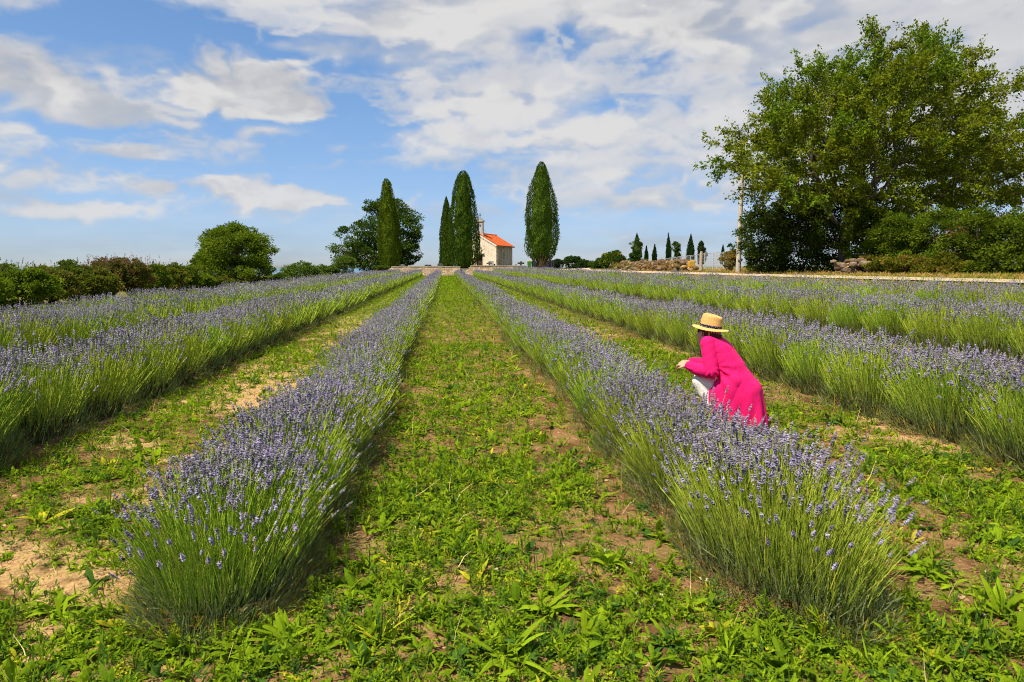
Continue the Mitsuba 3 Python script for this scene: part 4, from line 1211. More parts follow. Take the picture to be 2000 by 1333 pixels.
def ell(px, py, d, wpx, hpx, depth=None):
    """An ellipsoid lobe from a width and height in the survey photograph."""
    s = d / 1333.0
    return at(px, py, d), (wpx * s / 2, (depth or wpx) * s / 2, hpx * s / 2)


broadleaf('oak_tree', gp(735, 106), [ell(695, 487, 106, 82, 116), ell(768, 458, 108, 104, 138), ell(745, 420, 108, 60, 66), ell(735, 500, 107, 120, 70), ell(797, 478, 108, 50, 80)], 230, 150, 0.30, (0.036, 0.082, 0.012), (0.095, 0.165, 0.020),
          'broad dark green tree group behind the slim left cypress', 'tree', 31, 0.30, clump=0.26)
broadleaf('round_tree', gp(460, 50), [ell(458, 500, 50, 140, 112), ell(455, 470, 50, 92, 66), ell(412, 520, 50, 64, 64), ell(507, 505, 50, 62, 84), ell(456, 532, 49.5, 150, 60), ell(402, 532, 49.5, 62, 56), ell(505, 532, 49.5, 60, 56), ell(420, 495, 50, 56, 60)], 270, 190, 0.135, (0.070, 0.130, 0.009), (0.175, 0.260, 0.016),
          'round leafy tree standing alone behind the left lavender rows', 'tree', 32, 0.14, clump=0.24)
for k, (px, py, d, w, h, lab) in enumerate((
        (585, 536, 60, 70, 40, 'bushy shrub right of the round tree'), (640, 534, 72, 46, 30, 'low shrub just left of the broad dark trees'), (545, 548, 56, 40, 24, 'small shrub at the foot of the round tree'),
        (672, 520, 92, 42, 40, 'dark shrub under the left side of the broad trees'),
        (743, 533, 95.5, 30, 22, 'light green bush at the left end of the stone wall'))):
    broadleaf('shrub', gp(px, d), [ell(px, py, d, w, h), ell(px - w * 0.2, py + h * 0.1, d, w * 0.5, h * 0.8), ell(px + w * 0.22, py - h * 0.1, d, w * 0.5, h * 0.8)], 60, 120, 0.16, (0.055, 0.115, 0.014), (0.14, 0.22, 0.03), lab, 'shrub', 60 + k, 0.05, shrub=True, clump=0.32)

# hedge along the left side, shrub by shrub
hedge = [  # px, d, top py, width px, tones, label
    (-75, 24, 522, 150, 0, 'dense green hedge shrub beyond the left picture edge'), (30, 26, 516, 120, 0, 'dense bright green hedge shrub at the left edge of the picture'),
    (95, 29, 524, 90, 1, 'olive brown hedge shrub, second from the left edge'), (140, 32, 514, 44, 2, 'upright dark green hedge shrub with a taller top'),
    (178, 32, 524, 84, 1, 'brownish hedge shrub left of the reddish ones'), (205, 34, 507, 74, 3, 'reddish brown shrub with feathery tops, middle of the hedge'),
    (250, 35, 506, 74, 3, 'reddish brown shrub with feathery tops, right of the first'), (282, 38, 514, 74, 2, 'dark green hedge shrub right of the reddish ones'),
    (320, 41, 516, 74, 1, 'olive green hedge shrub before the round tree'), (352, 44, 518, 60, 2, 'thin topped shrub left of the round tree'),
    (385, 46, 534, 56, 0, 'low green shrub under the left side of the round tree'), (420, 47, 542, 60, 1, 'low dull green shrub in front of the round tree trunk')]
tones = [((0.075, 0.140, 0.010), (0.190, 0.285, 0.018), None, 0), ((0.085, 0.125, 0.014), (0.200, 0.235, 0.027), (0.17, 0.13, 0.035), 0.15), ((0.058, 0.112, 0.010), (0.145, 0.220, 0.018), None, 0), ((0.085, 0.105, 0.020), (0.185, 0.190, 0.035), (0.20, 0.115, 0.055), 0.28)]
for k, (px, d, top, w, tn, lab) in enumerate(hedge):
    b = gp(px, d); zt = at(px, top, d)[2]; s = d / 1333.0
    hh = zt - b[2]; W = w * s / 2
    ca, cb, th, p3 = tones[tn]
    lobes = [(b + [0, 0, hh * 0.42], (W * 1.15, 0.9, hh * 0.46)), (b + [-W * 0.4, 0.1, hh * 0.66], (W * 0.45, 0.7, hh * 0.40)), (b + [W * 0.45, -0.1, hh * 0.55], (W * 0.6, 0.7, hh * 0.40))]
    broadleaf('hedge_shrub', b, lobes, 120, 105, 0.105, ca, cb, lab, 'shrub', 80 + k, 0.04, 'shrubs of the left hedge', 0.27, th, p3, shrub=True, spiky=0.25 if tn == 3 else 0.05)
    if True:   # feathery shoots out of the top
        rng = np.random.default_rng(300 + k); n = 90 if tn == 3 else 45
        x = b[0] + rng.normal(size=n) * W * 0.55; y = b[1] + rng.normal(size=n) * 0.4
        base = np.stack([x, y, b[2] + hh * rng.uniform(0.68, 0.92, n)], 1)
        dd = unit(rng.normal(size=(n, 3)) * 0.25 + [0.1, 0, 1.0]); L = rng.uniform(0.2, 0.42, n) * (1.15 if tn == 3 else 0.9)
        mb = MB(); v, f = ribbons(base, dd, side_of(dd, rng), L, np.full(n, 0.014), [(0, 1), (1, .4)]); mb.add(v.reshape(-1, 3), f, (0.15, 0.10, 0.05))
        for q_ in range(7):
            u = rng.uniform(0.4, 1.0, n); d2 = unit(dd + rng.normal(size=(n, 3)) * 0.5)
            v, f = diamonds(base + dd * (L * u)[:, None], d2, side_of(d2, rng), rng.uniform(0.05, 0.10, n), rng.uniform(0.02, 0.035, n))
            mb.add(v.reshape(-1, 3), f, percol(rng, n, 4, (0.19, 0.095, 0.065) if tn == 3 else (0.07, 0.10, 0.02), (0.26, 0.16, 0.10) if tn == 3 else (0.12, 0.15, 0.03)))
        kk = f'hedge_shrub{"" if k == 0 else f"_{k:03d}"}__top_shoots'; mb.put(kk, 'leaf_skin'); tag(kk, kind='stuff')

# low trees and bushes right of the wide cypress
for k, (px, py, d, w, h, ca, cb, lab) in enumerate((
        (1088, 518, 104, 22, 20, (0.03, 0.06, 0.025), (0.07, 0.11, 0.04), 'grey green bush beside the white marker post'), (1118, 516, 106, 42, 26, (0.025, 0.065, 0.014), (0.06, 0.115, 0.02), 'dark bush, first of the row right of the wide cypress'),
        (1140, 519, 108, 24, 20, (0.028, 0.07, 0.014), (0.065, 0.12, 0.02), 'low bush in the gap of the bush row'), (1170, 517, 94, 38, 26, (0.03, 0.075, 0.01), (0.075, 0.14, 0.016), 'leafy bush left of the yellow topped one'),
        (1196, 511, 90, 48, 38, (0.035, 0.08, 0.01), (0.085, 0.145, 0.016), 'taller bush with a yellow green top left of the rubble wall'), (1210, 517, 84, 24, 26, (0.03, 0.06, 0.012), (0.07, 0.11, 0.02), 'dark bush touching the left end of the rubble wall'))):
    kw = dict(third=(0.30, 0.32, 0.03), p3=0.10) if k == 4 else {}
    broadleaf('bush', gp(px, d), [ell(px, py, d, w, h), ell(px + w * 0.18, py - h * 0.1, d, w * 0.55, h * 0.8)], 70, 90, 0.22, ca, cb, lab, 'bush', 130 + k, 0.06, shrub=True, clump=0.30, **kw)
broadleaf('young_tree', gp(1321, 74), [ell(1320, 482, 74, 17, 18), ell(1323, 494, 74, 13, 18), ell(1321, 507, 74, 12, 22)], 60, 40, 0.18, (0.045, 0.095, 0.012), (0.11, 0.19, 0.02), 'thin leafy young tree between two far cypresses', 'tree', 150, 0.05, clump=0.30)
cypress('dark_pine', 1369, 72, 470, 516, 17, 'dark ragged pine behind the wooden post', 151, n=900, spray=0.42, profile=[(0, .7), (.2, .9), (.42, 1.0), (.55, .6), (.62, .85), (.78, .5), (.84, .6), (1, .05)], ca=(0.022, 0.045, 0.014), cb=(0.055, 0.09, 0.025), asym=0.25)
labels['dark_pine']['category'] = 'pine tree'
broadleaf('young_tree', gp(1426, 60), [ell(1426, 487, 60, 8, 20), ell(1424, 502, 60, 20, 24), ell(1425, 512, 60, 22, 20)], 50, 36, 0.16, (0.03, 0.06, 0.012), (0.08, 0.12, 0.02), 'small bush tree left of the utility pole', 'tree', 152, 0.05, clump=0.35)
broadleaf('climbing_plant', gp(1244, 67), [ell(1243, 484, 67, 20, 34), ell(1248, 508, 67, 26, 30), ell(1240, 505, 67, 22, 22)], 50, 60, 0.16, (0.03, 0.08, 0.012), (0.09, 0.16, 0.02), 'leafy climbing plant in front of the small cypress on the rubble wall', 'plant', 153, 0.04, shrub=True, clump=0.35)
broadleaf('golden_bush', gp(1424, 43), [ell(1424, 510, 43, 36, 34), ell(1437, 502, 43, 24, 30)], 50, 90, 0.09, (0.10, 0.10, 0.02), (0.30, 0.24, 0.05), 'yellow brown bush at the foot of the utility pole', 'bush', 154, 0.03, shrub=True, clump=0.32, third=(0.36, 0.22, 0.06), p3=0.3)
for k, px in enumerate((1332, 1336)):
    p = gp(px, 66); v, f = limb(p, p + [0.1 * (k * 2 - 1), 0, 1.9 - 0.3 * k], 0.05, 0.015, np.random.default_rng(k), 6, 0.03, 5)
    MB().add(v, f, (0.42, 0.33, 0.26)).put(numbered('bare_stem'), 'matt')
tag('bare_stem', 'bare dead stem behind the rubble wall, the taller one', 'dead stem'); tag('bare_stem_001', 'bare dead stem behind the rubble wall, the shorter one', 'dead stem')

# the big spreading tree on the right
def big_tree():
    key = 'big_tree'
    rng = np.random.default_rng(5)
    tag(key, 'large spreading green tree over the road on the right', 'tree')
    B = np.array([20.6, 34.0, float(ground_z(20.6, 34.0))])
    s = 34.0 / 1333
    lobes = [(at(1705, 270, 34), (235 * s, 6.2, 140 * s)), (at(1715, 165, 34), (140 * s, 4.2, 86 * s)), (at(1582, 262, 33), (108 * s, 4.2, 95 * s)), (at(1860, 290, 35), (150 * s, 5.0, 135 * s)),
             (at(1470, 325, 33), (58 * s, 1.8, 34 * s)), (at(1845, 165, 35), (72 * s, 3.0, 60 * s)), (at(1600, 165, 34), (56 * s, 2.4, 42 * s)), (at(1955, 300, 36), (85 * s, 3.3, 95 * s)),
             (at(1570, 365, 33), (95 * s, 3.4, 52 * s)), (at(1690, 385, 33), (150 * s, 4.0, 66 * s)), (at(1840, 370, 34), (150 * s, 4.0, 70 * s)), (at(1960, 365, 34), (80 * s, 2.8, 62 * s))]
    att = []
    for (c, r), m in zip(lobes, (1500, 560, 560, 720, 140, 190, 150, 260, 340, 430, 430, 200)):
        mc = m // 11
        dd = rand_dirs(rng, mc); dd[:, 2] = np.where(dd[:, 2] < -0.3, dd[:, 2] * 0.55, dd[:, 2])
        ctr = c + dd * np.array(r) * (rng.random((mc, 1)) ** 0.40)
        att.append(np.repeat(ctr, 13, 0) + rng.normal(size=(mc * 13, 3)) * [0.48, 0.48, 0.26])
    att = np.vstack(att)
    att = att[att[:, 2] > 2.6]
    # grow the limbs towards the points (space colonisation)
    nodes = [B]; parent = [-1]
    for k in range(1, 6): nodes.append(B + np.array([0.02 * k, 0, 0.42 * k])); parent.append(k - 1)
    stems = [(-1.2, 0.2), (1.3, -0.3), (0.2, 1.1), (-0.3, -1.2)]
    nodes = np.array(nodes); parent = list(parent)
    step, kill = 0.55, 0.72
    alive = np.ones(len(att), bool)
    for it in range(90):
        if not alive.any(): break
        A = att[alive]
        dist = np.linalg.norm(A[:, None] - nodes[None], axis=2)
        nearest = dist.argmin(1)
        newn, newp = [], []
        for j in np.unique(nearest):
            g = unit((A[nearest == j] - nodes[j]).sum(0)) + rng.normal(size=3) * 0.12
            cand = nodes[j] + unit(g) * step
            if np.min(np.linalg.norm(nodes - cand, axis=1)) > 0.12:
                newn.append(cand); newp.append(j)
        if not newn: break
        nodes = np.vstack([nodes, newn]); parent += newp
        dist = np.linalg.norm(att[:, None] - np.array(newn)[None], axis=2).min(1)
        alive &= dist > kill
    parent = np.array(parent); n = len(nodes)
    kids = np.bincount(parent[parent >= 0], minlength=n)
    area = np.where(kids == 0, 1.0, 0.0)
    for i in range(n - 1, 0, -1): area[parent[i]] += area[i]
    rad = 0.012 * np.sqrt(area) * 1.15
    tr, br = MB(), MB()
    for i in range(1, n):
        p = parent[i]
        v, f = tube([nodes[p], nodes[i]], [max(rad[i], min(rad[p], rad[i] * 1.25)), rad[i]], 7 if rad[i] > 0.08 else 4)
        (tr if rad[i] > 0.10 else br).add(v, f, np.array([0.15, 0.125, 0.095]) * rng.uniform(0.9, 1.1))
    tr.put(key + '__trunk', 'matt', True); br.put(key + '__branches', 'matt', True); tag(key + '__branches', kind='stuff')
    # leafy twigs at the outer nodes
    idx = np.where(area < 14)[0]
    out_c = np.array([20.6, 34, 6.0])
    rep = rng.integers(2, 6, len(idx)); src = np.repeat(idx, rep)
    pd = unit(nodes[src] - nodes[parent[src]])
    td = unit(pd * 0.8 + unit(nodes[src] - out_c) * 0.60 + rng.normal(size=(len(src), 3)) * 0.5 + np.array([0, 0, 0.12]))
    TL = rng.uniform(0.4, 1.15, len(src)) * np.where(rng.random(len(src)) < 0.10, 1.4, 1.0)
    tw = MB(); v, f = ribbons(nodes[src], td, side_of(td, rng), TL, np.full(len(src), 0.016), [(0, 1), (1, .4)], droop=np.tile([0, 0, -0.16], (len(src), 1)))
    tw.add(v.reshape(-1, 3), f, (0.12, 0.10, 0.06)); tw.put(key + '__twigs', 'matt'); tag(key + '__twigs', kind='stuff')
    nl = 32
    pid = np.repeat(np.arange(len(src)), nl); m = len(pid)
    u = rng.uniform(0.12, 1.05, m)
    pos = nodes[src][pid] + td[pid] * (TL[pid] * u)[:, None] + np.array([0, 0, -0.16]) * (TL[pid] * u ** 2)[:, None] + rng.normal(size=(m, 3)) * 0.075
    ld = unit(td[pid] * 0.55 + rng.normal(size=(m, 3)) * 0.6 + [0, 0, -0.15])
    L = rng.uniform(0.105, 0.185, m)
    v, f = diamonds(pos, ld, side_of(ld, rng), L, L * rng.uniform(0.5, 0.7, m), 0.07)
    tone = np.clip(0.65 * rng.random((len(src), 1))[pid] + 0.35 * rng.random((m, 1)), 0, 1)
    fam = (meshkit.noise(nodes[src] * 0.45, 4) > 0.60)[:, None][pid]
    col = np.where(fam, np.array([0.080, 0.150, 0.010]) * (1 - tone) + np.array([0.180, 0.290, 0.018]) * tone, np.array([0.098, 0.143, 0.009]) * (1 - tone) + np.array([0.230, 0.285, 0.015]) * tone)
    col = np.clip(col * (1 + 0.14 * rng.normal(size=(m, 1))), 0.005, 0.9)
    MB().add(v.reshape(-1, 3), f, np.repeat(col, 4, 0)).put(key + '__leaves', 'leaf_skin'); tag(key + '__leaves', kind='stuff')


big_tree()
# the thicket under it
under = [  # px, d, top py, width, tone, label
    (1498, 37, 395, 92, 0, 'dark thicket shrub just right of the utility pole'), (1568, 36, 365, 110, 0, 'dark thicket shrub left of the big tree trunk'), (1640, 34.5, 345, 130, 0, 'dark thicket shrub round the big tree trunk'),
    (1712, 31.5, 395, 110, 1, 'green shrub right of the stone heap'), (1772, 29, 412, 110, 2, 'bright green shrub under the right side of the big tree'), (1850, 27, 402, 120, 2, 'large green shrub near the right edge'),
    (1930, 25, 405, 120, 3, 'green shrub with reddish leaves near the right edge'), (2010, 23.5, 410, 130, 2, 'green shrub at the right picture edge'), (2100, 22, 420, 130, 2, 'green shrub just outside the right picture edge'),
    (1760, 27.5, 500, 90, 4, 'low bramble with yellow green leaves by the road'), (1830, 26, 505, 90, 4, 'low bramble with brownish leaves by the road'), (1690, 30.2, 508, 50, 4, 'low bramble beside the stone heap')]
tn2 = [((0.032, 0.062, 0.009), (0.090, 0.140, 0.014), None, 0), ((0.055, 0.100, 0.009), (0.140, 0.205, 0.015), None, 0), ((0.062, 0.115, 0.009), (0.160, 0.240, 0.016), None, 0), ((0.062, 0.110, 0.009), (0.150, 0.215, 0.015), (0.20, 0.105, 0.045), 0.10),
       ((0.10, 0.12, 0.012), (0.25, 0.26, 0.025), (0.30, 0.19, 0.05), 0.2)]
for k, (px, d, top, w, tn, lab) in enumerate(under):
    b = gp(px, d); zt = at(px, top, d)[2]; s = d / 1333.0
    hh = zt - b[2]; W = w * s / 2
    ca, cb, th, p3 = tn2[tn]
    lobes = [(b + [0, 0.3, hh * 0.45], (W * 1.2, 1.5, hh * 0.50)), (b + [-W * 0.4, 0.1, hh * 0.62], (W * 0.7, 1.1, hh * 0.36)), (b + [W * 0.45, 0, hh * 0.5], (W * 0.7, 1.1, hh * 0.42)), (b + [0, -0.4, hh * 0.22], (W * 1.15, 1.1, hh * 0.26)), (b + [0, -0.6, 0.35], (W * 1.2, 0.8, 0.5))]
    broadleaf('thicket_shrub', b, lobes, 165 if tn != 4 else 70, 120, 0.125 if d > 30 else 0.10, ca, cb, lab, 'shrub', 180 + k, 0.05, 'shrubs under the big tree', 0.27, th, p3, shrub=True)

# dry grass along the road and round the rubble
dg = MB(); rd = np.random.default_rng(8)
for n, x0, x1, y0, y1, hs in ((9000, 16.2, 19.5, 15, 47, 0.20), (2600, 13.0, 14.0, 16, 60, 0.14), (3600, 16.6, 18.6, 47, 72, 0.22), (1500, 17.5, 21, 38, 47, 0.3), (2600, 17.0, 18.3, 48, 70, 0.5)):
    x = rd.uniform(x0, x1, n); y = rd.uniform(y0, y1, n); z = ground_z(x, y) + (rd.random(n) * 0.6 if n == 2600 and x0 == 17.0 else 0)
    a = rd.random(n) * 6.283; el = np.clip(rd.normal(1.0, 0.3, n), 0.2, 1.5)
    d = np.stack([np.cos(a) * np.cos(el), np.sin(a) * np.cos(el), np.sin(el)], 1)
    v, f = ribbons(np.stack([x, y, z], 1), d, side_of(d, rd), hs * rd.uniform(0.5, 1.4, n), np.full(n, 0.022), [(0, 1), (.6, .8), (1, 0)], droop=np.tile([0, 0, -0.25], (n, 1)))
    gr = (nz(x, y, 0.35, 17) > 0.60)[:, None]
    t = rd.random((n, 1))
    c = np.where(gr & (rd.random((n, 1)) < 0.8), np.array([0.13, 0.19, 0.025]) * (1 - t) + np.array([0.22, 0.25, 0.03]) * t, np.array([0.40, 0.26, 0.075]) * (1 - t) + np.array([0.58, 0.40, 0.13]) * t)
    dg.add(v.reshape(-1, 3), f, np.repeat(c, v.shape[1], 0))
dg.put('dry_grass', 'leaf_skin'); tag('dry_grass', 'golden dry grass on the verges of the gravel road', 'grass', kind='stuff')
# weeds on the rubble


# ================================================================== THE CROUCHING WOMAN
PF = math.radians(27)
RR_ = np.array([math.cos(YAW), -math.sin(YAW), 0]); FF_ = np.array([math.sin(YAW), math.cos(YAW), 0])
P_FWD = -RR_ * math.cos(PF) + FF_ * math.sin(PF)
P_LEFT = np.array([-P_FWD[1], P_FWD[0], 0])
P_O = at(1408, 840, 6.15); P_O[2] = float(soil_z(P_O[0], P_O[1]))


def pw(v):
    """Figure frame (forward, left, up from the ground) to the world."""
    v = np.asarray(v, float)
    return P_O + v[..., :1] * P_FWD + v[..., 1:2] * P_LEFT + v[..., 2:3] * np.array([0, 0, 1.0])


def hullchain(bones, seg=20):
    return m3.Manifold.batch_boolean([m3.Manifold.batch_hull([m3.Manifold.sphere(r, seg).translate(list(map(float, p))) for p, r in b]) for b in bones], m3.OpType.Add)


def smoothed(man, edge=0.014, it=10):
    mm = man.refine_to_length(edge).to_mesh()
    t = trimesh.Trimesh(mm.vert_properties[:, :3], mm.tri_verts, process=True)
    trimesh.smoothing.filter_taubin(t, lamb=0.5, nu=0.53, iterations=it)
    return t


def put_fig(key, t, colour, mat, smooth=True):
    v = pw(t.vertices)
    f = np.asarray(t.faces)
    MB().add(v, f, colour).put(key, mat, smooth)


scene['skin'] = {'type': 'principled', 'base_color': VC, 'roughness': 0.5, 'specular': 0.3}
scene['cotton'] = {'type': 'twosided', 'bsdf': {'type': 'principled', 'base_color': VC, 'roughness': 0.85, 'sheen': 0.4, 'specular': 0.15}}
tag('person', 'woman in a straw hat and bright pink tunic crouching beside the lavender row', 'person')

SH_L, SH_R = np.array([.115, .165, .80]), np.array([.115, -.165, .81])
EL_L, EL_R = np.array([.075, .215, .545]), np.array([.13, -.20, .55])
WR_L, WR_R = np.array([.295, .135, .575]), np.array([.33, -.10, .575])
KN_L, KN_R = np.array([.19, .115, .43]), np.array([.22, -.10, .44])
HP_L, HP_R = np.array([-.20, .09, .27]), np.array([-.20, -.09, .27])
AN_L, AN_R = np.array([.02, .115, .085]), np.array([.05, -.10, .085])
NECK, HEAD = np.array([.115, 0, .815]), np.array([.145, 0, .880])


def hand_bones(wrist, direction, palm_n, s=1.0):
    """Palm, four bent fingers of different lengths, and a thumb from the side of the palm."""
    d = direction / np.linalg.norm(direction); n = palm_n - d * (palm_n @ d); n /= np.linalg.norm(n); side = np.cross(n, d)
    out = []
    k0, k1 = wrist + d * .075 * s + side * .032 * s, wrist + d * .075 * s - side * .032 * s
    out.append([(wrist + d * .005, .021 * s), (k0, .013 * s), (k1, .012 * s), (wrist + d * .04 + side * .028 * s, .014 * s)])
    for i, (off, ln) in enumerate(((.030, .066), (.010, .074), (-.010, .069), (-.030, .054))):
        a = wrist + d * .076 * s + side * off * s
        b = a + (d * .80 - n * .45) * ln * .48 * s
        c = b + (d * .15 - n * .95) * ln * .34 * s
        e = c + (-d * .55 - n * .6) * ln * .26 * s
        out += [[(a, .0092 * s), (b, .0085 * s)], [(b, .0085 * s), (c, .0078 * s)], [(c, .0078 * s), (e, .0068 * s)]]
    t0 = wrist + d * .028 * s + side * .026 * s
    t1 = t0 + (d * .55 + side * .62 - n * .25) * .036 * s
    t2 = t1 + (d * .85 - side * .05 - n * .45) * .030 * s
    out += [[(t0, .0125 * s), (t1, .0105 * s)], [(t1, .0105 * s), (t2, .0085 * s)]]
    return out


HT = math.radians(-6)      # the head's tilt, nose up
c_, s_ = math.cos(HT), math.sin(HT)


def hd(p):
    """Head frame (forward, left, up from the head's middle) to the figure frame."""
    p = np.asarray(p, float)
    return HEAD + np.stack([p[..., 0] * c_ + p[..., 2] * s_, p[..., 1], -p[..., 0] * s_ + p[..., 2] * c_], -1)


H = lambda x, y, z, r: (hd([x, y, z]), r)
body = [
    [(NECK + [-.02, 0, -.02], .055), H(-.02, 0, -.07, .05)],
    [H(-.03, 0, .03, .088), H(.02, 0, .04, .078), H(.045, 0, -.02, .055), H(-.02, 0, -.03, .075)],
    [H(.03, .028, -.05, .036), H(.03, -.028, -.05, .036), H(.062, 0, -.095, .022), H(.055, 0, -.02, .05)],
    [H(.088, 0, -.018, .010), H(.106, 0, -.038, .0095)],                                     # nose
    [H(.082, .015, -.068, .008), H(.086, 0, -.066, .009), H(.082, -.015, -.068, .008)],      # lips
    [H(-.02, .078, .01, .012), H(-.028, .083, -.02, .010), H(-.018, .078, -.04, .008)], [H(-.02, -.078, .01, .012), H(-.028, -.083, -.02, .010), H(-.018, -.078, -.04, .008)],
    [(np.array([-.20, .07, .31]), .105), (np.array([-.20, -.07, .31]), .105), (np.array([-.11, .05, .46]), .095), (np.array([-.11, -.05, .46]), .095)],
    [(np.array([-.11, .05, .46]), .095), (np.array([-.11, -.05, .46]), .095), (np.array([.03, .085, .70]), .092), (np.array([.03, -.085, .70]), .092)],
    [(np.array([.03, .085, .70]), .092), (np.array([.03, -.085, .70]), .092), (SH_L - [.02, .03, .02], .052), (SH_R - [.02, -.03, .02], .052), (NECK - [.02, 0, .04], .06)],
    [(SH_L, .05), (EL_L, .037)], [(EL_L, .037), (WR_L, .025)], [(SH_R, .05), (EL_R, .037)], [(EL_R, .037), (WR_R, .025)],
    [(HP_L, .088), (KN_L, .056)], [(KN_L, .056), (AN_L + [.0, 0, .12], .048), (AN_L, .035)], [(HP_R, .088), (KN_R, .056)], [(KN_R, .056), (AN_R + [.0, 0, .12], .048), (AN_R, .035)],
    [(AN_L + [-.04, 0, -.05], .032), (AN_L + [.08, 0, -.055], .026), (AN_L + [.13, .005, -.06], .022), (AN_L, .03)], [(AN_R + [-.04, 0, -.05], .032), (AN_R + [.08, 0, -.055], .026), (AN_R + [.13, -.005, -.06], .022), (AN_R, .03)],
]
body += hand_bones(WR_L, np.array([.80, -.28, .12]), np.array([0.1, 0.35, 0.95]))
body += hand_bones(WR_R, np.array([.80, .40, .05]), np.array([0.1, -0.3, 0.95]))
put_fig('person', smoothed(hullchain(body), 0.012, 5), (0.52, 0.31, 0.21), 'skin')

# loose pink tunic: back, sleeves and the skirt that hangs to the ground
tun = [
    [(np.array([.03, .09, .705]), .108), (np.array([.03, -.09, .705]), .108), (SH_L - [.02, .03, .015], .068), (SH_R - [.02, -.03, .015], .068), (NECK - [.025, 0, .045], .066)],
    [(np.array([.03, .09, .705]), .108), (np.array([.03, -.09, .705]), .108), (np.array([-.11, .09, .48]), .125), (np.array([-.11, -.09, .48]), .125)],
    [(np.array([-.11, .09, .48]), .125), (np.array([-.11, -.09, .48]), .125), (np.array([-.20, .10, .33]), .135), (np.array([-.20, -.10, .33]), .135)],
    [(np.array([-.10, .12, .46]), .11), (np.array([-.22, .10, .34]), .13), (np.array([-.22, -.10, .34]), .13), (np.array([-.36, .14, .055]), .05), (np.array([-.36, -.14, .055]), .05), (np.array([-.02, .22, .055]), .05), (np.array([.02, .17, .33]), .075)],
    [(np.array([-.02, .22, .055]), .05), (np.array([.05, .18, .06]), .045), (np.array([.03, .165, .34]), .07), (np.array([-.12, .15, .44]), .10)],
    [(SH_L, .068), (SH_L * .45 + EL_L * .55 + [-.005, .004, 0], .066), (EL_L + [-.01, .01, .0], .068)],
    [(EL_L + [-.01, .01, 0], .068), (EL_L * .45 + WR_L * .55 + [0, 0, -.012], .060), (WR_L - [.055, -.02, .014], .052)],
    [(WR_L - [.055, -.02, .012], .052), (WR_L - [.01, -.004, .004], .042)],
    [(SH_R, .068), (EL_R, .064)], [(EL_R, .064), (WR_R - [.02, .01, 0], .046)],
]
t = smoothed(hullchain(tun, 24), 0.011, 14)
v = np.array(t.vertices); nn = np.array(t.vertex_normals)
# folds: gathered cloth radiating from the armpit, falling over the hip, and a yoke seam across the back
pit = np.array([.05, .20, .60])
rel = v - pit
ang = np.arctan2(rel[:, 2], -rel[:, 0]); dist = np.linalg.norm(rel * [1, .4, 1], axis=1)
low = sstep(0.72, 0.50, v[:, 2]) * sstep(0.10, 0.0, v[:, 0] - 0.05)
fold = np.sin(ang * 12 + 0.9 * meshkit.noise(v * 5, 3)) * np.clip(dist / 0.14, 0, 1) * np.clip(1.6 - dist / 0.30, 0, 1)
fold2 = np.sin(v[:, 0] * 46 + v[:, 1] * 30 + 3 * meshkit.noise(v * [5, 5, 1.5], 6)) * sstep(0.40, 0.12, v[:, 2])
arm = sstep(0.13, 0.17, v[:, 1]) * sstep(0.50, 0.56, v[:, 2])
crease = np.sin(v[:, 2] * 75 + v[:, 0] * 60 + 4 * meshkit.noise(v * 11, 8)) * arm
yoke = -np.exp(-((v[:, 2] - 0.735 + 0.25 * np.abs(v[:, 1]) ** 1.5) / 0.007) ** 2) * (v[:, 0] < 0.06) * (np.abs(v[:, 1]) < 0.2)
gather = np.sin(np.arctan2(v[:, 1] - WR_L[1], v[:, 2] - WR_L[2]) * 11) * np.exp(-(np.linalg.norm(v - (WR_L - [.03, 0, .01]), axis=1) / 0.075) ** 2) * (v[:, 0] > 0.18)
v = v + nn * (0.0095 * fold * low + 0.011 * fold2 + 0.0012 * crease + 0.003 * yoke + 0.004 * gather)[:, None]
v[:, 2] = np.maximum(v[:, 2], 0.012)
t.vertices = v
put_fig('person__tunic', t, (0.70, 0.010, 0.150), 'cotton')
tag('person__tunic', 'bright pink loose tunic')
tr = [[(HP_L, .10), (KN_L + [0, 0, 0], .068)], [(KN_L, .068), (AN_L + [.02, 0, .14], .066), (AN_L + [.01, 0, .05], .060)], [(HP_R, .10), (KN_R, .068)], [(KN_R, .068), (AN_R + [.02, 0, .14], .066), (AN_R + [.01, 0, .05], .060)]]
t = smoothed(hullchain(tr), 0.012, 10)
v = np.array(t.vertices); nn = np.array(t.vertex_normals)
t.vertices = v + nn * (0.006 * np.sin(v[:, 2] * 60 + 3 * meshkit.noise(v * 8, 1)) * sstep(0.36, 0.2, v[:, 2]) + 0.004 * (meshkit.fbm(v * 12, 2, 3) - .5))[:, None]
put_fig('person__trousers', t, (0.80, 0.80, 0.79), 'cotton'); tag('person__trousers', 'white trousers')
# shoes
for a_ in (AN_L, AN_R):
    t = smoothed(hullchain([[(a_ + [-.045, 0, -.045], .038), (a_ + [.08, 0, -.05], .034), (a_ + [.14, 0, -.056], .028), (a_ + [-.01, 0, -.01], .038)]]), 0.012, 4)
    put_fig(numbered('person__shoe'), t, (0.55, 0.53, 0.5), 'cotton')
# hair: a short bob under the hat
hair = [[H(-.022, 0, .02, .083), H(.01, 0, .03, .080), H(-.05, .03, -.04, .068), H(-.05, -.03, -.04, .068)], [H(-.055, .045, -.03, .045), H(-.05, .055, -.075, .036), H(-.075, 0, -.085, .040)], [H(-.055, -.045, -.03, .045), H(-.05, -.055, -.075, .036), H(-.075, 0, -.085, .040)]]
t = smoothed(hullchain(hair), 0.008, 4)
v = np.array(t.vertices)
t.vertices = v + np.array(t.vertex_normals) * (0.006 * np.sin(np.arctan2(v[:, 1], v[:, 0] - HEAD[0]) * 26 + 3 * meshkit.noise(v * 14, 2)))[:, None]
put_fig('person__hair', t, (0.075, 0.032, 0.016), 'cotton'); tag('person__hair', 'short brown hair')
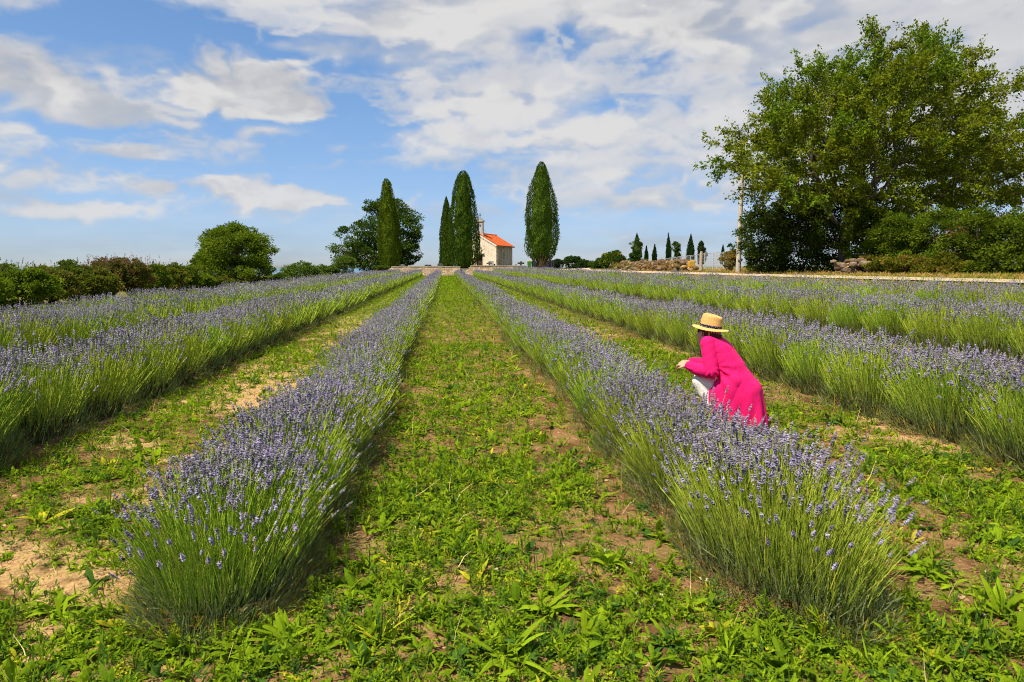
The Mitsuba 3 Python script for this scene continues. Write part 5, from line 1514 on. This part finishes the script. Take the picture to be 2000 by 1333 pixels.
# sunglasses
gl = MB()
for sgn in (-1, 1):
    lens = trimesh.creation.icosphere(subdivisions=2, radius=1.0)
    p = lens.vertices * [.010, .027, .021] + [.086, .033 * sgn, .012]
    gl.add(pw(hd(p)), lens.faces, (0.012, 0.012, 0.014))
    a0, a1 = hd([.085, .06 * sgn, .016]), hd([-.015, .082 * sgn, .014])
    vv, ff = tube(np.array([a0, (a0 + a1) / 2, a1]), 0.0045, 5); gl.add(pw(vv), ff, (0.012, 0.012, 0.014))
vv, ff = tube(np.array([hd([.096, -.012, .016]), hd([.098, 0, .018]), hd([.096, .012, .016])]), 0.003, 5); gl.add(pw(vv), ff, (0.012, 0.012, 0.014))
gl.put('person__sunglasses', 'painted', True)


# straw hat
def straw_colour(p, n, uv):
    c = noise(p.x * 420.0, p.y * 420.0, p.z * 420.0)
    b = fbm(p.x * 26.0, p.y * 26.0, p.z * 40.0, 3)
    return mix((0.56, 0.31, 0.085), (0.72, 0.45, 0.155), b) * (0.84 + 0.28 * c)


scene['straw'] = {'type': 'twosided', 'bsdf': {'type': 'principled', 'base_color': proc(straw_colour), 'roughness': 0.6}}
HATC, HA = np.array([-.012, 0, .052]), math.radians(-3)
na = 72
th = np.linspace(0, 2 * np.pi, na + 1)[:-1]


def hat_ring(rx, ry, z, wav=0.0):
    zz = z + wav * (np.cos(2 * th) * 0.6 - 0.35 * np.cos(th))
    x, y = rx * np.cos(th), ry * np.sin(th)
    return np.stack([x * math.cos(HA) + zz * math.sin(HA), y, -x * math.sin(HA) + zz * math.cos(HA)], 1) + HATC


def lathe(rings, close_top=False):
    v = np.vstack(rings); f = []
    for i in range(len(rings) - 1):
        for j in range(na):
            a, b = i * na + j, i * na + (j + 1) % na
            f += [(a, b, b + na), (a, b + na, a + na)]
    if close_top:
        c = len(v); v = np.vstack([v, rings[-1].mean(0)]); o = (len(rings) - 1) * na
        f += [(o + j, o + (j + 1) % na, c) for j in range(na)]
    return v, np.array(f)


brim = [hat_ring(.097, .088, -.001), hat_ring(.118, .108, -.004, .002), hat_ring(.145, .134, -.009, .005), hat_ring(.166, .154, -.011, .008), hat_ring(.170, .158, -.0095, .009), hat_ring(.166, .154, -.006, .008), hat_ring(.145, .134, -.004, .005), hat_ring(.118, .108, .001, .002), hat_ring(.099, .090, .005)]
v, f = lathe(brim); scene['person__hat__brim'] = mikit.ply((pw(hd(v)), f), 'straw', smooth=40)
top = []
for rx, ry, z in ((.102, .093, .0), (.101, .091, .03), (.098, .088, .06), (.095, .084, .085), (.093, .081, .104), (.089, .077, .116), (.080, .068, .122), (.055, .043, .119), (.03, .022, .112)):
    r = hat_ring(rx, ry, z)
    if z > .08:      # the pinch and the dent along the top
        pin = np.exp(-((th - 0.0) / 0.5) ** 2) + np.exp(-((th - 2 * np.pi) / 0.5) ** 2)
        r[:, 1] *= 1 - 0.30 * pin
        r[:, 2] -= 0.012 * pin * (z > .1)
        if rx < .06: r[:, 2] -= 0.016
        r[:, 2] += 0.012 * np.cos(th)
    top.append(r)
v, f = lathe(top, True); scene['person__hat'] = mikit.ply((pw(hd(v)), f), 'straw', smooth=40)
tag('person__hat', 'tan straw hat with a navy dotted band')
bandr = [hat_ring(.1035, .0945, .004), hat_ring(.1045, .0955, .006), hat_ring(.1030, .0940, .028), hat_ring(.1015, .0925, .0295)]
v, f = lathe(bandr); MB().add(pw(hd(v)), f, (0.010, 0.013, 0.055)).put('person__hat__band', 'cotton', True)
dots = MB(); n = 0
for k in range(46):
    a = k / 46 * 6.283; z = (.010, .0175, .0245)[k % 3]
    rx, ry = .1046 - (z - .006) * .066, .0957 - (z - .006) * .066
    c = np.array([rx * math.cos(a), ry * math.sin(a), z]); nrm = np.array([math.cos(a), math.sin(a), 0.05]); tx = np.array([-math.sin(a), math.cos(a), 0])
    pts = [c + nrm * .0010] + [c + nrm * .0006 + tx * .0026 * math.cos(b) + np.array([0, 0, 1]) * .0026 * math.sin(b) for b in np.linspace(0, 6.283, 7)[:-1]]
    pts = np.array(pts)
    pts = np.stack([pts[:, 0] * math.cos(HA) + pts[:, 2] * math.sin(HA), pts[:, 1], -pts[:, 0] * math.sin(HA) + pts[:, 2] * math.cos(HA)], 1) + HATC
    dots.add(pw(hd(pts)), [(0, 1 + j, 1 + (j + 1) % 6) for j in range(6)], (0.8, 0.8, 0.8))
dots.put('person__hat__band_dots', 'matt'); tag('person__hat__band_dots', kind='stuff')


# ================================================================== SMALL THINGS
def butterfly():
    p = at(461, 611, 12.6)
    rng = np.random.default_rng(1)
    for sgn in (-1, 1):
        d = unit(np.array([[0.2, 0.3, 0.85]])); s = unit(np.array([[0.75 * sgn, -0.5, 0.1]]))
        pts = [(0, 0), (0.032, 0.012), (0.036, 0.034), (0.018, 0.042), (0.002, 0.020)]
        v = np.array([p + s[0] * a + d[0] * b for a, b in pts])
        MB().add(v, [(0, 1, 2), (0, 2, 3), (0, 3, 4)], (0.82, 0.82, 0.74)).put(numbered('butterfly__wing'), 'matt')
    v, f = tube([p - [0, 0, .012], p + [0.003, 0.004, 0.012], p + [0.006, 0.01, 0.022]], [0.002, 0.0035, 0.0015], 6)
    MB().add(v, f, (0.06, 0.06, 0.05)).put('butterfly__body', 'matt')
    tag('butterfly', 'small white butterfly on the lavender left of the middle', 'butterfly')


butterfly()
